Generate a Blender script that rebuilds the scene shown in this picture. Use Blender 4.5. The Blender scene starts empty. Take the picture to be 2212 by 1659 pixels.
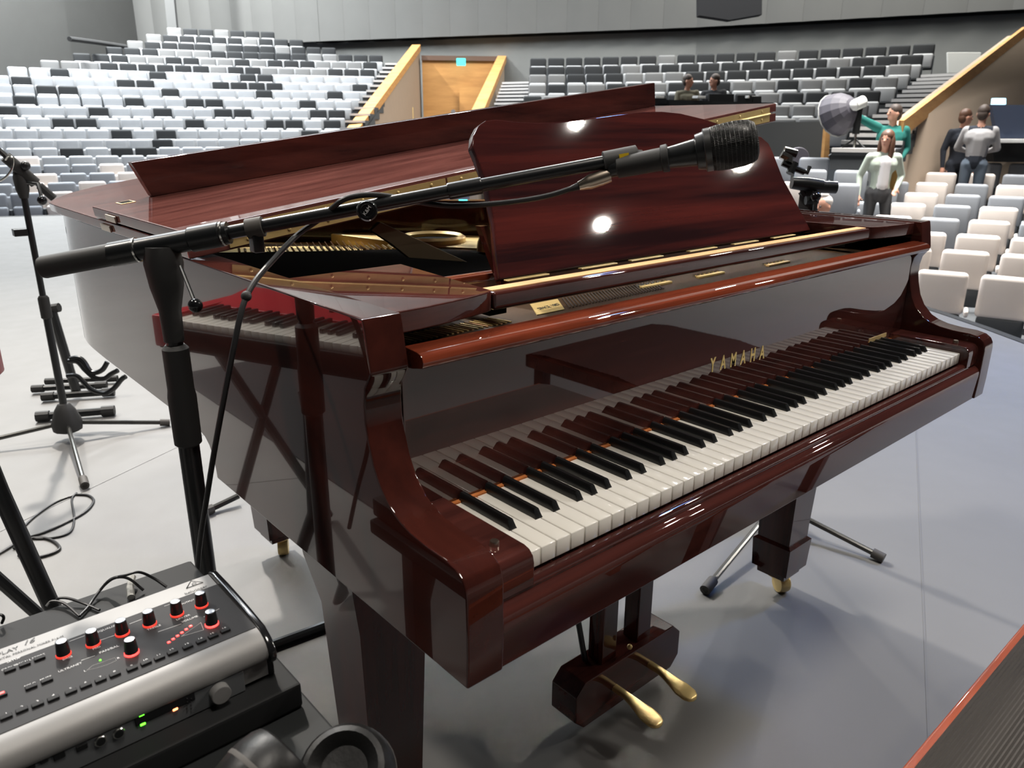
import bpy, bmesh, math, random
from mathutils import Vector, Matrix
random.seed(7)
sc = bpy.context.scene
COL = sc.collection
W, H, F = 2212, 1659, 1665.05
KZ = 0.735                                   # height of the white key tops
CAM = Vector((-0.499, -0.5445, 1.1761))
YAW, PIT, ROL = 0.7209, -0.3208, 0.0048

# ---------------------------------------------------------------- camera
_d = Vector((math.sin(YAW)*math.cos(PIT), math.cos(YAW)*math.cos(PIT), math.sin(PIT)))
_r = _d.cross(Vector((0, 0, 1))).normalized(); _u = _r.cross(_d)
RT = _r*math.cos(ROL) + _u*math.sin(ROL); UP = -_r*math.sin(ROL) + _u*math.cos(ROL); FW = _d
cd = bpy.data.cameras.new('camera'); cam = bpy.data.objects.new('camera', cd); COL.objects.link(cam)
cd.sensor_fit = 'HORIZONTAL'; cd.sensor_width = 36; cd.lens = 36*F/W; cd.clip_start = 0.05; cd.clip_end = 200
cam.matrix_world = Matrix(((RT.x, UP.x, -FW.x, CAM.x), (RT.y, UP.y, -FW.y, CAM.y), (RT.z, UP.z, -FW.z, CAM.z), (0, 0, 0, 1)))
cd.dof.use_dof = True; cd.dof.focus_distance = 1.25; cd.dof.aperture_fstop = 11
sc.camera = cam

# ---------------------------------------------------------------- world, lights, exposure
w = bpy.data.worlds.new('world'); sc.world = w; w.use_nodes = True
w.node_tree.nodes['Background'].inputs[0].default_value = (0.8, 0.9, 1, 1)
w.node_tree.nodes['Background'].inputs[1].default_value = 0.05
vs = sc.view_settings
vs.view_transform = 'Standard'; vs.look = 'None'; vs.gamma = 1; vs.use_curve_mapping = False
vs.exposure = 0.0

def area(name, loc, target, size, power, col=(1, 1, 1), sy=None, spread=180):
    l = bpy.data.lights.new(name, 'AREA'); l.energy = power; l.color = col
    l.shape = 'RECTANGLE' if sy else 'DISK'; l.size = size
    if sy: l.size_y = sy
    l.spread = math.radians(spread)
    o = bpy.data.objects.new(name, l); COL.objects.link(o); o.location = loc
    o.rotation_euler = (Vector(target)-Vector(loc)).to_track_quat('-Z', 'Y').to_euler()
    return o
WARM = (1, 0.93, 0.84); COOL = (0.86, 0.93, 1.0)
# stage lamps hung over the front of the stage (they throw the shadows towards the camera)
area('stage_lamp_key', (5.2, 6.2, 7.4), (0.6, 0.8, 0), 0.30, 60, WARM, spread=110)
area('stage_lamp_key', (1.6, 7.2, 7.4), (-0.7, 2.6, 0), 0.30, 150, WARM, spread=62)
area('stage_lamp_key', (7.6, 3.4, 7.2), (1.2, 0.6, 0), 0.30, 18, COOL, spread=110)
# front-of-house lamps on the audience side, mirrored in the music desk
area('house_lamp', (6.92, -2.91, 6.5), (0.5, 0.4, 1), 0.16, 60, WARM, spread=120)
area('house_lamp', (8.54, -4.69, 6.5), (0.5, 0.4, 1), 0.20, 60, WARM, spread=120)
area('house_lamp', (11.38, -3.64, 6.5), (0.9, 0.4, 1), 0.27, 80, WARM, spread=120)
# lamps and added fill lights over the stage behind and beside the camera
area('stage_fill_light', (0.3, -1.6, 7.6), (0.5, 0.0, 0), 1.6, 150, WARM, spread=120)  # overhead fill, added to brighten the keys and key slip
area('stage_rear_light', (-3.2, 5.0, 7.6), (-0.2, 3.0, 0), 0.5, 420, WARM)
area('stage_rear_light', (6.4, -3.6, 7.2), (6.4, -3.0, 0), 0.5, 250, (1, 0.95, 0.95), spread=62)  # added to brighten the floor that the fallboard mirrors
area('stage_lamp_blue', (6.5, -1.0, 6.5), (3.6, 0.6, 0), 0.5, 44, (0.22, 0.42, 1), spread=50)
# added fill light that brightens the iron frame under the raised lid
area('lid_fill_light', (9.5, 3.4, 6.2), (0.72, 1.12, 0.87), 0.3, 6, WARM, spread=14)
# house lights in the ceiling of the hall
area('house_light_panel', (6, 19, 15.5), (6, 19.5, 0), 16, 5600, COOL, 12, 140)
area('house_light_panel', (15, 9, 11.5), (16, 10, 0), 10, 750, (1, 0.97, 0.9), 6, 130)
area('house_light_panel', (9.8, 3.6, 10.5), (9.8, 3.6, -1), 4, 620, (1, 0.97, 0.93), 3, 56)
# fill lights added near the ceiling to brighten the back and left walls
area('wall_fill_light', (11.5, 17.5, 14.5), (16, 23, 6), 14, 260, (1, 0.99, 0.96), 1.0)
area('wall_fill_light', (19.5, 8.5, 14.5), (24, 13, 6), 14, 4200, (1, 0.99, 0.94), 1.0)
area('wall_fill_light', (5.5, 26.5, 14.5), (2.5, 31.5, 5), 12, 18000, (0.97, 1, 1), 1.0)

def ray(u, v): return RT*((u-W/2)/F) + UP*(-(v-H/2)/F) + FW
def onz(u, v, z): r = ray(u, v); return CAM + r*((z-CAM.z)/r.z)
def ony(u, v, y): r = ray(u, v); return CAM + r*((y-CAM.y)/r.y)
def onx(u, v, x): r = ray(u, v); return CAM + r*((x-CAM.x)/r.x)
def at(u, v, d): return CAM + ray(u, v)*d                      # depth along the lens axis
def far(u, v, d):                                              # horizontal distance d
    r = ray(u, v); return CAM + r*(d/math.hypot(r.x, r.y))

# ---------------------------------------------------------------- materials
MATS = {}
def mat(name, col, rough=0.5, metal=0.0, grain=None, coat=0.0, coat_ior=1.6, emit=0, bump=0.0, bscale=60, spec=0.5, noise=0.0, nscale=4, rvar=0.0):
    m = bpy.data.materials.new(name); m.use_nodes = True; MATS[name] = m
    nt = m.node_tree; n = nt.nodes; L = nt.links; b = n['Principled BSDF']
    c = (*col, 1) if len(col) == 3 else col
    b.inputs['Base Color'].default_value = c; b.inputs['Roughness'].default_value = rough
    b.inputs['Metallic'].default_value = metal; b.inputs['Specular IOR Level'].default_value = spec
    b.inputs['Coat Weight'].default_value = coat; b.inputs['Coat IOR'].default_value = coat_ior; b.inputs['Coat Roughness'].default_value = 0.02
    if emit:
        b.inputs['Emission Color'].default_value = c; b.inputs['Emission Strength'].default_value = emit
    tc = n.new('ShaderNodeTexCoord')
    if grain:                                                  # (scale xyz, dark colour, light colour)
        mp = n.new('ShaderNodeMapping'); mp.inputs['Scale'].default_value = grain[0]; L.new(tc.outputs['Object'], mp.inputs[0])
        ns = n.new('ShaderNodeTexNoise'); ns.inputs['Scale'].default_value = 1; ns.inputs['Detail'].default_value = 8; ns.inputs['Roughness'].default_value = 0.62
        L.new(mp.outputs[0], ns.inputs[0])
        cr = n.new('ShaderNodeValToRGB'); cr.color_ramp.elements[0].position = 0.34; cr.color_ramp.elements[1].position = 0.68
        cr.color_ramp.elements[0].color = (*grain[1], 1); cr.color_ramp.elements[1].color = (*grain[2], 1)
        L.new(ns.outputs[0], cr.inputs[0]); L.new(cr.outputs[0], b.inputs['Base Color'])
    if noise:
        ns = n.new('ShaderNodeTexNoise'); ns.inputs['Scale'].default_value = nscale; ns.inputs['Detail'].default_value = 6; L.new(tc.outputs['Object'], ns.inputs[0])
        mx = n.new('ShaderNodeMix'); mx.data_type = 'RGBA'; mx.inputs[6].default_value = tuple(k*(1-noise) for k in c[:3])+(1,); mx.inputs[7].default_value = tuple(min(1, k*(1+noise)) for k in c[:3])+(1,)
        L.new(ns.outputs[0], mx.inputs[0]); L.new(mx.outputs[2], b.inputs['Base Color'])
    if rvar:
        n2 = n.new('ShaderNodeTexNoise'); n2.inputs['Scale'].default_value = 9; n2.inputs['Detail'].default_value = 8; L.new(tc.outputs['Object'], n2.inputs[0])
        mr = n.new('ShaderNodeMapRange'); mr.inputs[3].default_value = max(0, rough-rvar); mr.inputs[4].default_value = rough+rvar
        L.new(n2.outputs[0], mr.inputs[0]); L.new(mr.outputs[0], b.inputs['Roughness'])
    if bump:
        n3 = n.new('ShaderNodeTexNoise'); n3.inputs['Scale'].default_value = bscale; n3.inputs['Detail'].default_value = 4; L.new(tc.outputs['Object'], n3.inputs[0])
        bp_ = n.new('ShaderNodeBump'); bp_.inputs['Strength'].default_value = bump; bp_.inputs['Distance'].default_value = 0.01
        L.new(n3.outputs[0], bp_.inputs['Height']); L.new(bp_.outputs[0], b.inputs['Normal'])
    return m
MD, ML = (0.028, 0.0095, 0.0085), (0.082, 0.0225, 0.0175)
mat('mahogany', MD, 0.10, grain=((1.3, 30, 30), MD, ML), coat=1, coat_ior=1.55, spec=0.0)
mat('mahogany_desk', MD, 0.10, grain=((1.1, 26, 26), (0.020, 0.0075, 0.0085), (0.105, 0.020, 0.0165)), coat=1, coat_ior=1.7, spec=0.0)
mat('mahogany_fall', MD, 0.10, grain=((1.3, 30, 30), MD, ML), coat=1, coat_ior=1.9, spec=0.0)
mat('mahogany_lid', MD, 0.10, grain=((1.3, 30, 30), (0.085, 0.030, 0.026), (0.190, 0.070, 0.058)), coat=1, coat_ior=1.75, spec=0.0)  # dust and reflected haze put into a paler grain colour
mat('mahogany_side', MD, 0.10, grain=((30, 1.3, 30), (0.034, 0.009, 0.0068), (0.056, 0.013, 0.0090)), coat=1, coat_ior=1.45, spec=0.05)
mat('mahogany_leg', MD, 0.14, grain=((30, 30, 1.5), (0.022, 0.006, 0.0045), (0.07, 0.014, 0.009)), coat=1, coat_ior=1.4, spec=0.05)
mat('mahogany_edge', (0.18, 0.032, 0.013), 0.12, grain=((1.3, 30, 30), (0.075, 0.014, 0.007), (0.21, 0.042, 0.018)), coat=1, coat_ior=1.9, spec=0.0)
mat('brass', (0.72, 0.54, 0.23), 0.38, 0.55, bump=0.15, bscale=30, rvar=0.1)
mat('gold_paint', (0.80, 0.60, 0.25), 0.42, 0.35)
mat('ivory', (0.80, 0.77, 0.70), 0.16, coat=0.6)
mat('ebony', (0.008, 0.0085, 0.009), 0.28)
mat('tan_felt', (0.62, 0.36, 0.16), 0.85)
mat('orange_felt', (0.45, 0.14, 0.03), 0.85)
mat('brown_felt', (0.055, 0.030, 0.014), 0.7, spec=0.2)
mat('black_felt', (0.006, 0.006, 0.006), 0.95, spec=0.1)
mat('black_metal', (0.010, 0.011, 0.012), 0.30)
mat('black_gloss', (0.008, 0.008, 0.009), 0.12)
mat('rubber', (0.018, 0.018, 0.018), 0.62)
mat('grey_rubber', (0.055, 0.05, 0.045), 0.7)
mat('chrome', (0.75, 0.74, 0.70), 0.18, 1)
mat('nickel', (0.55, 0.47, 0.38), 0.3, 1)
mat('cable', (0.012, 0.012, 0.013), 0.42)
mat('mesh_grille', (0.10, 0.10, 0.10), 0.32, 0.9)
mat('silver', (0.21, 0.207, 0.204), 0.55, 0.35, rvar=0.08)
mat('panel_grey', (0.024, 0.024, 0.026), 0.65, spec=0.25)
mat('button_grey', (0.010, 0.010, 0.011), 0.6, spec=0.2)
mat('knob_black', (0.010, 0.010, 0.011), 0.28)
mat('knob_top', (0.30, 0.30, 0.31), 0.22, 0.9)
mat('front_plate', (0.20, 0.21, 0.22), 0.38, 0.6)
mat('print_white', (0.55, 0.55, 0.55), 0.5)
mat('print_dark', (0.03, 0.03, 0.03), 0.5)
mat('print_gold', (0.80, 0.62, 0.25), 0.45, 0.3)
mat('led_red', (1, 0.035, 0.03), 0.4, emit=6)
mat('ring_red', (1, 0.05, 0.03), 0.4, emit=0.9)
mat('led_green', (0.12, 1, 0.03), 0.4, emit=4)
mat('led_orange', (1, 0.22, 0.08), 0.4, emit=7)
mat('case_black', (0.009, 0.0095, 0.010), 0.65, spec=0.25)
mat('table_grey', (0.012, 0.0135, 0.014), 0.6, noise=0.2, spec=0.25)
mat('leather', (0.004, 0.004, 0.004), 0.42, spec=0.3, bump=0.04, bscale=200)
mat('grey_tape', (0.35, 0.35, 0.33), 0.6)
mat('yellow_tape', (0.75, 0.50, 0.01), 0.5)
mat('red_paint', (0.42, 0.012, 0.02), 0.32)
mat('stage_vinyl', (0.172, 0.170, 0.166), 0.55, noise=0.10, nscale=2.2, rvar=0.08, spec=0.22)
mat('stage_edge', (0.015, 0.016, 0.017), 0.6)
mat('seam', (0.14, 0.138, 0.135), 0.6)
mat('carpet', (0.030, 0.042, 0.075), 0.9, noise=0.2, nscale=30)
mat('riser', (0.065, 0.07, 0.075), 0.9)
mat('step_nosing', (0.55, 0.53, 0.51), 0.7)
mat('concrete', (0.100, 0.100, 0.096), 0.85, noise=0.08, nscale=1.2)
mat('concrete_low', (0.27, 0.275, 0.265), 0.85, noise=0.06, nscale=1.2)
mat('concrete_dark', (0.11, 0.11, 0.108), 0.85)
mat('gap_black', (0.012, 0.012, 0.012), 0.9)
mat('tan_wall', (0.36, 0.28, 0.21), 0.85, noise=0.05, nscale=3)
mat('oak', (0.55, 0.28, 0.09), 0.5, grain=((2, 2, 14), (0.48, 0.23, 0.07), (0.62, 0.34, 0.12)))
mat('oak_panel', (0.42, 0.21, 0.065), 0.5, grain=((1, 1, 6), (0.37, 0.18, 0.055), (0.47, 0.24, 0.075)))
mat('dark_trim', (0.10, 0.055, 0.035), 0.6)
mat('ceiling', (0.22, 0.22, 0.22), 0.9)
mat('curtain', (0.02, 0.02, 0.022), 0.95)
mat('seat_light', (0.36, 0.37, 0.385), 0.85, noise=0.07, nscale=7)
mat('seat_pan', (0.38, 0.385, 0.39), 0.85)
mat('seat_shaded', (0.17, 0.17, 0.168), 0.85, noise=0.06, nscale=7)  # light grey seats, darkened in the colour for the dimmer upper rows
mat('seat_dark', (0.017, 0.0185, 0.020), 0.85)
mat('seat_blue', (0.28, 0.295, 0.32), 0.85, noise=0.06, nscale=7)
mat('seat_cream', (0.80, 0.72, 0.66), 0.85, noise=0.05, nscale=7)
mat('seat_frame', (0.05, 0.055, 0.06), 0.7)
mat('skin', (0.58, 0.30, 0.21), 0.55)
mat('hair_dark', (0.05, 0.033, 0.025), 0.6); mat('hair_brown', (0.10, 0.045, 0.025), 0.5); mat('hair_white', (0.75, 0.70, 0.66), 0.7)
mat('eye', (0.03, 0.02, 0.02), 0.3); mat('lip', (0.42, 0.14, 0.12), 0.5)
mat('cloth_olive', (0.10, 0.09, 0.06), 0.9); mat('cloth_black', (0.018, 0.019, 0.022), 0.9); mat('cloth_green', (0.010, 0.135, 0.115), 0.9)
mat('cloth_mint', (0.42, 0.47, 0.40), 0.9); mat('cloth_navy', (0.014, 0.018, 0.028), 0.9); mat('cloth_grey', (0.33, 0.32, 0.32), 0.9)
mat('denim', (0.11, 0.14, 0.18), 0.9); mat('cloth_darkgrey', (0.05, 0.05, 0.052), 0.9); mat('cloth_white', (0.75, 0.72, 0.72), 0.9); mat('cloth_tan', (0.45, 0.27, 0.08), 0.9)
mat('shirt_blue', (0.40, 0.50, 0.66), 0.9); mat('shoe', (0.02, 0.02, 0.02), 0.6)
mat('softbox', (0.07, 0.065, 0.08), 0.6); mat('white_plastic', (0.75, 0.75, 0.73), 0.5)
mat('navy_screen', (0.040, 0.055, 0.095), 0.5); mat('booth_grey', (0.045, 0.047, 0.046), 0.8)
mat('exit_glow', (0.05, 0.75, 0.70), 0.4, emit=2.2); mat('screen_glow', (0.45, 0.80, 1.0), 0.4, emit=2.0)
mat('white_board', (0.75, 0.75, 0.70), 0.7); mat('pink_plastic', (0.6, 0.03, 0.12), 0.5)
mat('cushion', (0.11, 0.098, 0.088), 0.7); mat('bench_wood', (0.35, 0.065, 0.018), 0.3, grain=((1.5, 25, 25), (0.24, 0.04, 0.012), (0.46, 0.10, 0.03)), coat=0.5)
mat('cushion_brown', (0.06, 0.018, 0.014), 0.8)
mat('string_copper', (0.45, 0.24, 0.12), 0.35, 0.9); mat('string_steel', (0.35, 0.34, 0.33), 0.35, 0.9)
mat('plank', (0.16, 0.135, 0.085), 0.35, 0.4)

# ---------------------------------------------------------------- builders
def mesh_of(name, bm, smooth=True, ang=35):
    bmesh.ops.recalc_face_normals(bm, faces=bm.faces)
    me = bpy.data.meshes.new(name); bm.to_mesh(me); bm.free()
    if smooth:
        me.shade_smooth(); me.set_sharp_from_angle(angle=math.radians(ang))
    return me
def obj(name, bm, m, parent=None, smooth=True, ang=35, world=True, label=None, kind=None):
    me = bm if isinstance(bm, bpy.types.Mesh) else mesh_of(name, bm, smooth, ang)
    for k in ([m] if isinstance(m, str) else m):
        me.materials.append(MATS[k])
    o = bpy.data.objects.new(name, me); COL.objects.link(o)
    if parent:
        o.parent = parent
        if world and not parent.parent and parent.type == 'EMPTY': o.matrix_parent_inverse = parent.matrix_basis.inverted()
    if len(me.polygons) < 500: o.modifiers.new('weighted_normals', 'WEIGHTED_NORMAL').keep_sharp = True
    if label: o['label'] = label
    if kind: o['kind'] = kind
    return o
def thing(name, label, cat, loc=(0, 0, 0), group=None, rz=0):
    o = bpy.data.objects.new(name, None); COL.objects.link(o); o.empty_display_size = 0.1
    o.location = loc; o.rotation_euler = (0, 0, rz); o['label'] = label; o['category'] = cat
    if group: o['group'] = group
    o.matrix_basis = Matrix.Translation(Vector(loc)) @ Matrix.Rotation(rz, 4, 'Z')
    return o
def tag(o, label, cat, group=None):
    o['label'] = label; o['category'] = cat
    if group: o['group'] = group
    return o
def struct(name, bm, m, parent=None, **k):
    o = obj(name, bm, m, parent, **k)
    if not parent: o['kind'] = 'structure'
    return o
def box(bm, x0, x1, y0, y1, z0, z1, M=None):
    vs_ = [bm.verts.new(Vector(p)) for p in ((x0, y0, z0), (x1, y0, z0), (x1, y1, z0), (x0, y1, z0), (x0, y0, z1), (x1, y0, z1), (x1, y1, z1), (x0, y1, z1))]
    if M:
        for v in vs_: v.co = M @ v.co
    for f in ((0, 3, 2, 1), (4, 5, 6, 7), (0, 1, 5, 4), (1, 2, 6, 5), (2, 3, 7, 6), (3, 0, 4, 7)): bm.faces.new([vs_[i] for i in f])
    return bm
def bbox(x0, x1, y0, y1, z0, z1, bev=0.003, seg=2, M=None):
    bm = bmesh.new(); box(bm, x0, x1, y0, y1, z0, z1)
    if bev: bmesh.ops.bevel(bm, geom=bm.edges[:], offset=bev, segments=seg, profile=0.5, affect='EDGES')
    if M: bmesh.ops.transform(bm, matrix=M, verts=bm.verts)
    return bm
def tube(bm, pts, r, n=10, cap=True):
    pts = [Vector(p) for p in pts]; rs = r if isinstance(r, (list, tuple)) else [r]*len(pts)
    rings = []; nrm = None
    for i, p in enumerate(pts):
        t = (pts[min(i+1, len(pts)-1)]-pts[max(i-1, 0)]).normalized()
        if nrm is None:
            nrm = t.cross(Vector((0, 0, 1)));
            if nrm.length < 1e-3: nrm = t.cross(Vector((1, 0, 0)))
        nrm = (nrm - t*nrm.dot(t)).normalized(); b = t.cross(nrm)
        rings.append([bm.verts.new(p + (nrm*math.cos(2*math.pi*k/n)+b*math.sin(2*math.pi*k/n))*rs[i]) for k in range(n)])
    for a, c in zip(rings, rings[1:]):
        for k in range(n): bm.faces.new((a[k], a[(k+1) % n], c[(k+1) % n], c[k]))
    if cap:
        bm.faces.new(rings[0][::-1]); bm.faces.new(rings[-1])
    return bm
def T(pts, r, n=10): return tube(bmesh.new(), pts, r, n)
def spline(pts, k=8):
    P = [Vector(p) for p in pts]; P = [P[0]*2-P[1]]+P+[P[-1]*2-P[-2]]; out = []
    for i in range(1, len(P)-2):
        for j in range(k):
            t = j/k; a, b, c, d = P[i-1:i+3]
            out.append(0.5*((2*b)+(c-a)*t+(2*a-5*b+4*c-d)*t*t+(3*b-a-3*c+d)*t**3))
    out.append(P[-2]); return out
def lathe(prof, n=20, M=None, bm=None):
    bm = bm or bmesh.new(); rings = []
    for r, z in prof: rings.append([bm.verts.new((r*math.cos(2*math.pi*k/n), r*math.sin(2*math.pi*k/n), z)) for k in range(n)])
    for a, c in zip(rings, rings[1:]):
        for k in range(n): bm.faces.new((a[k], a[(k+1) % n], c[(k+1) % n], c[k]))
    bm.faces.new(rings[0][::-1]); bm.faces.new(rings[-1])
    if M: bmesh.ops.transform(bm, matrix=M, verts=[v for q in rings for v in q])
    return bm
def prism(poly, e, bev=0, seg=2, bm=None):
    """poly: list of 3-D points of one face; e: extrusion vector."""
    bm = bm or bmesh.new(); a = [bm.verts.new(Vector(p)) for p in poly]; b = [bm.verts.new(Vector(p)+Vector(e)) for p in poly]; n = len(a)
    bm.faces.new(a); bm.faces.new(b[::-1])
    for i in range(n): bm.faces.new((a[i], b[i], b[(i+1) % n], a[(i+1) % n]))
    if bev:
        bmesh.ops.recalc_face_normals(bm, faces=bm.faces)
        ed = [x for x in bm.edges if len(x.link_faces) == 2 and x.calc_face_angle(0) > 0.5]
        bmesh.ops.bevel(bm, geom=ed, offset=bev, segments=seg, profile=0.5, affect='EDGES')
    return bm
def aim(p, q):                                                # matrix with local z from p to q
    p, q = Vector(p), Vector(q)
    return Matrix.Translation(p) @ (q-p).to_track_quat('Z', 'Y').to_matrix().to_4x4()
def sphere(c, r, n=12, sc_=(1, 1, 1), bm=None):
    bm = bm or bmesh.new()
    bmesh.ops.create_uvsphere(bm, u_segments=n, v_segments=max(6, n//2+2), radius=1, matrix=Matrix.Translation(Vector(c)) @ Matrix.Diagonal((r*sc_[0], r*sc_[1], r*sc_[2], 1)))
    return bm
def text(name, s, size, M, m, parent, ext=0.0003, align='CENTER', shear=0.0, xs=1.0, bold=0.0):
    cu = bpy.data.curves.new(name, 'FONT'); cu.body = s; cu.size = size; cu.align_x = align; cu.align_y = 'CENTER'; cu.extrude = ext; cu.shear = shear; cu.resolution_u = 2; cu.offset = bold
    to = bpy.data.objects.new(name, cu); COL.objects.link(to)
    dg = bpy.context.evaluated_depsgraph_get(); me = bpy.data.meshes.new_from_object(to.evaluated_get(dg))
    bpy.data.objects.remove(to); me.name = name
    me.transform(M @ Matrix.Diagonal((xs, 1, 1, 1)))
    return obj(name, me, m, parent)
def lerp(a, b, t): return a+(b-a)*t
def onp(u, v, P0, n):
    r = ray(u, v); n = Vector(n); return CAM + r*(n.dot(Vector(P0)-CAM)/n.dot(r))

# ================================================================ THE STAGE AND THE HALL SHELL
SC, SR = Vector((-1.12, 5.17, 0)), 7.28
arc = [(13, -2.6), (9, -1.9), (6.4, -1.1), (5.0, -.35), (4.62, .2)]+[(SC.x+SR*math.cos(a), SC.y+SR*math.sin(a)) for a in [math.radians(-38+148*i/48) for i in range(49)]]
outline = arc + [(-9, 13), (-9, -7), (13, -7)]
struct('floor_stage', prism([(x, y, 0) for x, y in outline], (0, 0, -0.12)), 'stage_vinyl', smooth=False)
bm = bmesh.new()
for (x0, y0), (x1, y1) in zip(arc, arc[1:]):
    f = [bm.verts.new(p) for p in ((x0, y0, 0.004), (x1, y1, 0.004), (x1, y1, -1.15), (x0, y0, -1.15))]; bm.faces.new(f)
bmesh.ops.remove_doubles(bm, verts=bm.verts, dist=1e-4)
r = bmesh.ops.solidify(bm, geom=bm.faces[:], thickness=-0.06)
struct('trim_1', bm, 'stage_edge')
# seams between the sheets of stage vinyl
seams = [((0.7, -.275), (3.7, 1.0)), ((-0.9, 1.75), (0.9, 2.65))]
for i, (a, b) in enumerate(seams):
    a, b = Vector((*a, 0.0004)), Vector((*b, 0.0004)); n = (b-a).normalized().cross(Vector((0, 0, 1)))*0.0025
    struct('trim_%d' % (i+2), prism([a-n, b-n, b+n, a+n], (0, 0, 0.0008)), 'seam')

# back wall of the hall: upper part in bowed vertical panels over a recessed lower part, shade of the gap between painted as a dark strip
Z_SEAM = 4.36
def wallpt(u, depth):
    p = at(u, 200, depth); return Vector((p.x, p.y, 0))
WP = [wallpt(318, 35.0), wallpt(700, 31.0), wallpt(1500, 26.3), wallpt(2212, 22.0), wallpt(2700, 19.5)]
WL = [wallpt(-700, 17.0), wallpt(318, 35.0)]
inw = Vector((-0.66, -0.75, 0))
def strip(name, pts, z0, z1, m, off=0.0):
    bm = bmesh.new(); q = [(bm.verts.new((p.x+inw.x*off, p.y+inw.y*off, z0)), bm.verts.new((p.x+inw.x*off, p.y+inw.y*off, z1))) for p in pts]
    for a, b in zip(q, q[1:]): bm.faces.new((a[0], b[0], b[1], a[1]))
    bmesh.ops.solidify(bm, geom=bm.faces[:], thickness=0.15)
    return struct(name, bm, m, smooth=False)
wall_back = strip('wall_back', WP, -3, 16, 'concrete_low', -0.25)
strip('trim_6', [wallpt(690, 31.0)]+WP[2:], Z_SEAM-0.075, Z_SEAM+0.05, 'gap_black', -0.02)  # black strip standing in for the shadow under the bowed panels
wall_left = strip('wall_left', WL, -3, 16, 'concrete')
poly = [wallpt(255, 34.5)]+WP[:]
L = 0.0; segs = []
for a, b in zip(poly, poly[1:]): segs.append((L, a, b)); L += (b-a).length
def along(s):
    for s0, a, b in reversed(segs):
        if s >= s0: return a + (b-a).normalized()*(s-s0)
PITCH = 1.12; k = 0
while (k+1)*PITCH < L-0.2:
    p, q = along(k*PITCH+0.002), along((k+1)*PITCH-0.002); n = Vector((-(q-p).y, (q-p).x, 0)).normalized()
    if n.dot(inw) < 0: n = -n
    low = Z_SEAM+0.01 if k*PITCH > 12 else (2.8 if k*PITCH < 3 else Z_SEAM+0.01)
    bm = bmesh.new(); fr = []
    for j in range(7):
        t = j/6; c = p.lerp(q, t)+n*(0.10+0.055*(1-(2*t-1)**2)); fr.append(c)
    ring = fr+[q+n*0.02, p+n*0.02]
    prism([(v.x, v.y, low) for v in ring], (0, 0, 16-low), bm=bm)
    obj('wall_panel', bm, 'concrete', wall_back); k += 1
rail = [far(150, 84, 27.5), far(205, 91, 29.0), far(272, 101, 31.0)]
struct('trim_7', T(rail, 0.07, 8), 'gap_black')
struct('trim_8', prism([far(368, 0, 33.0)+Vector((0, 0, 6)), far(388, 0, 33.0)+Vector((0, 0, 6)), far(388, 85, 33.0), far(368, 85, 33.0)], (-0.1, -0.1, 0)), 'concrete_dark')
bm = bmesh.new(); box(bm, -40, 45, -20, 60, 16, 16.2); struct('ceiling', bm, 'ceiling', smooth=False)
bm = bmesh.new(); box(bm, -9.2, -9, -7, 30, -0.1, 16); struct('wall_rear', bm, 'curtain', smooth=False)
bm = bmesh.new(); box(bm, -9, 40, -7.2, -7, -2, 16); struct('wall_side', bm, 'curtain', smooth=False)
bm = bmesh.new(); box(bm, -12, 45, -12, 60, -1.6, -1.15); struct('floor_hall', bm, 'carpet', smooth=False)

# ================================================================ GRAND PIANO
K = 0.0235; XL, XR = -0.1026, 1.3246; AT = 0.0482; ZT = KZ+0.2525; ZR = KZ-0.0385; ZB = KZ-0.1063
piano = thing('grand_piano', 'polished mahogany grand piano with open keyboard and raised lid in the foreground', 'piano', (0.61, 0.75, 0))
# arms and cheeks: side slabs with the S-curved arm profile
prof = [(.142, .2525), (.139, .240), (.131, .195), (.133, .191), (.1445, .175), (.148, .155), (.1475, .135), (.1435, .1155), (.1353, .089), (.124, .069), (.105, .0495), (.088, .041), (.068, .0355), (.04, .0325), (.007, .0317), (-.0107, .028), (-.0214, .021), (-.0262, .012), (-.028, .000), (-.028, -.0675), (-.0266, -.1063), (.638, -.1063), (.6400, -.090), (.6455, -.071), (.656, -.055), (.672, -.0445), (.70, -.0385), (.80, -.0385), (.80, .2525)]
def slab(x0, x1):
    return prism([(x0, y, KZ+z) for y, z in prof], (x1-x0, 0, 0), bev=0.0025)
obj('arm', slab(XL, XL+AT), 'mahogany_side', piano); obj('arm', slab(XR-AT, XR), 'mahogany_side', piano)
# rim
rimo = [(XL, .80), (XL, 1.05), (XL, 1.28), (-.097, 1.42), (-.078, 1.52), (-.035, 1.60), (.035, 1.65), (.14, 1.672), (.27, 1.665), (.40, 1.625), (.52, 1.55), (.63, 1.43), (.74, 1.29), (.88, 1.16), (1.04, 1.06), (1.18, .95), (1.275, .83), (1.318, .70), (XR, .55), (XR, .45)]
rimo = [(p.x, p.y) for p in spline([(x, y, 0) for x, y in rimo], 5)]
def offset(pl, d):
    out = []
    for i, (x, y) in enumerate(pl):
        a, b = Vector(pl[max(i-1, 0)]), Vector(pl[min(i+1, len(pl)-1)]); t = (b-a).normalized(); n = Vector((t.y, -t.x)); out.append((x+n.x*d, y+n.y*d))
    return out
rimi = offset(rimo, 0.045)
bm = bmesh.new(); ring = []
for (xo, yo), (xi, yi) in zip(rimo, rimi): ring.append([bm.verts.new(p) for p in ((xo, yo, ZR), (xo, yo, ZT), (xi, yi, ZT), (xi, yi, ZR))])
for a, b in zip(ring, ring[1:]):
    for j in range(4): bm.faces.new((a[j], b[j], b[(j+1) % 4], a[(j+1) % 4]))
bm.faces.new(ring[0]); bm.faces.new(ring[-1][::-1])
obj('rim', bm, 'mahogany_side', piano, ang=50)
ins = offset(rimo, 0.03)
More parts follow.
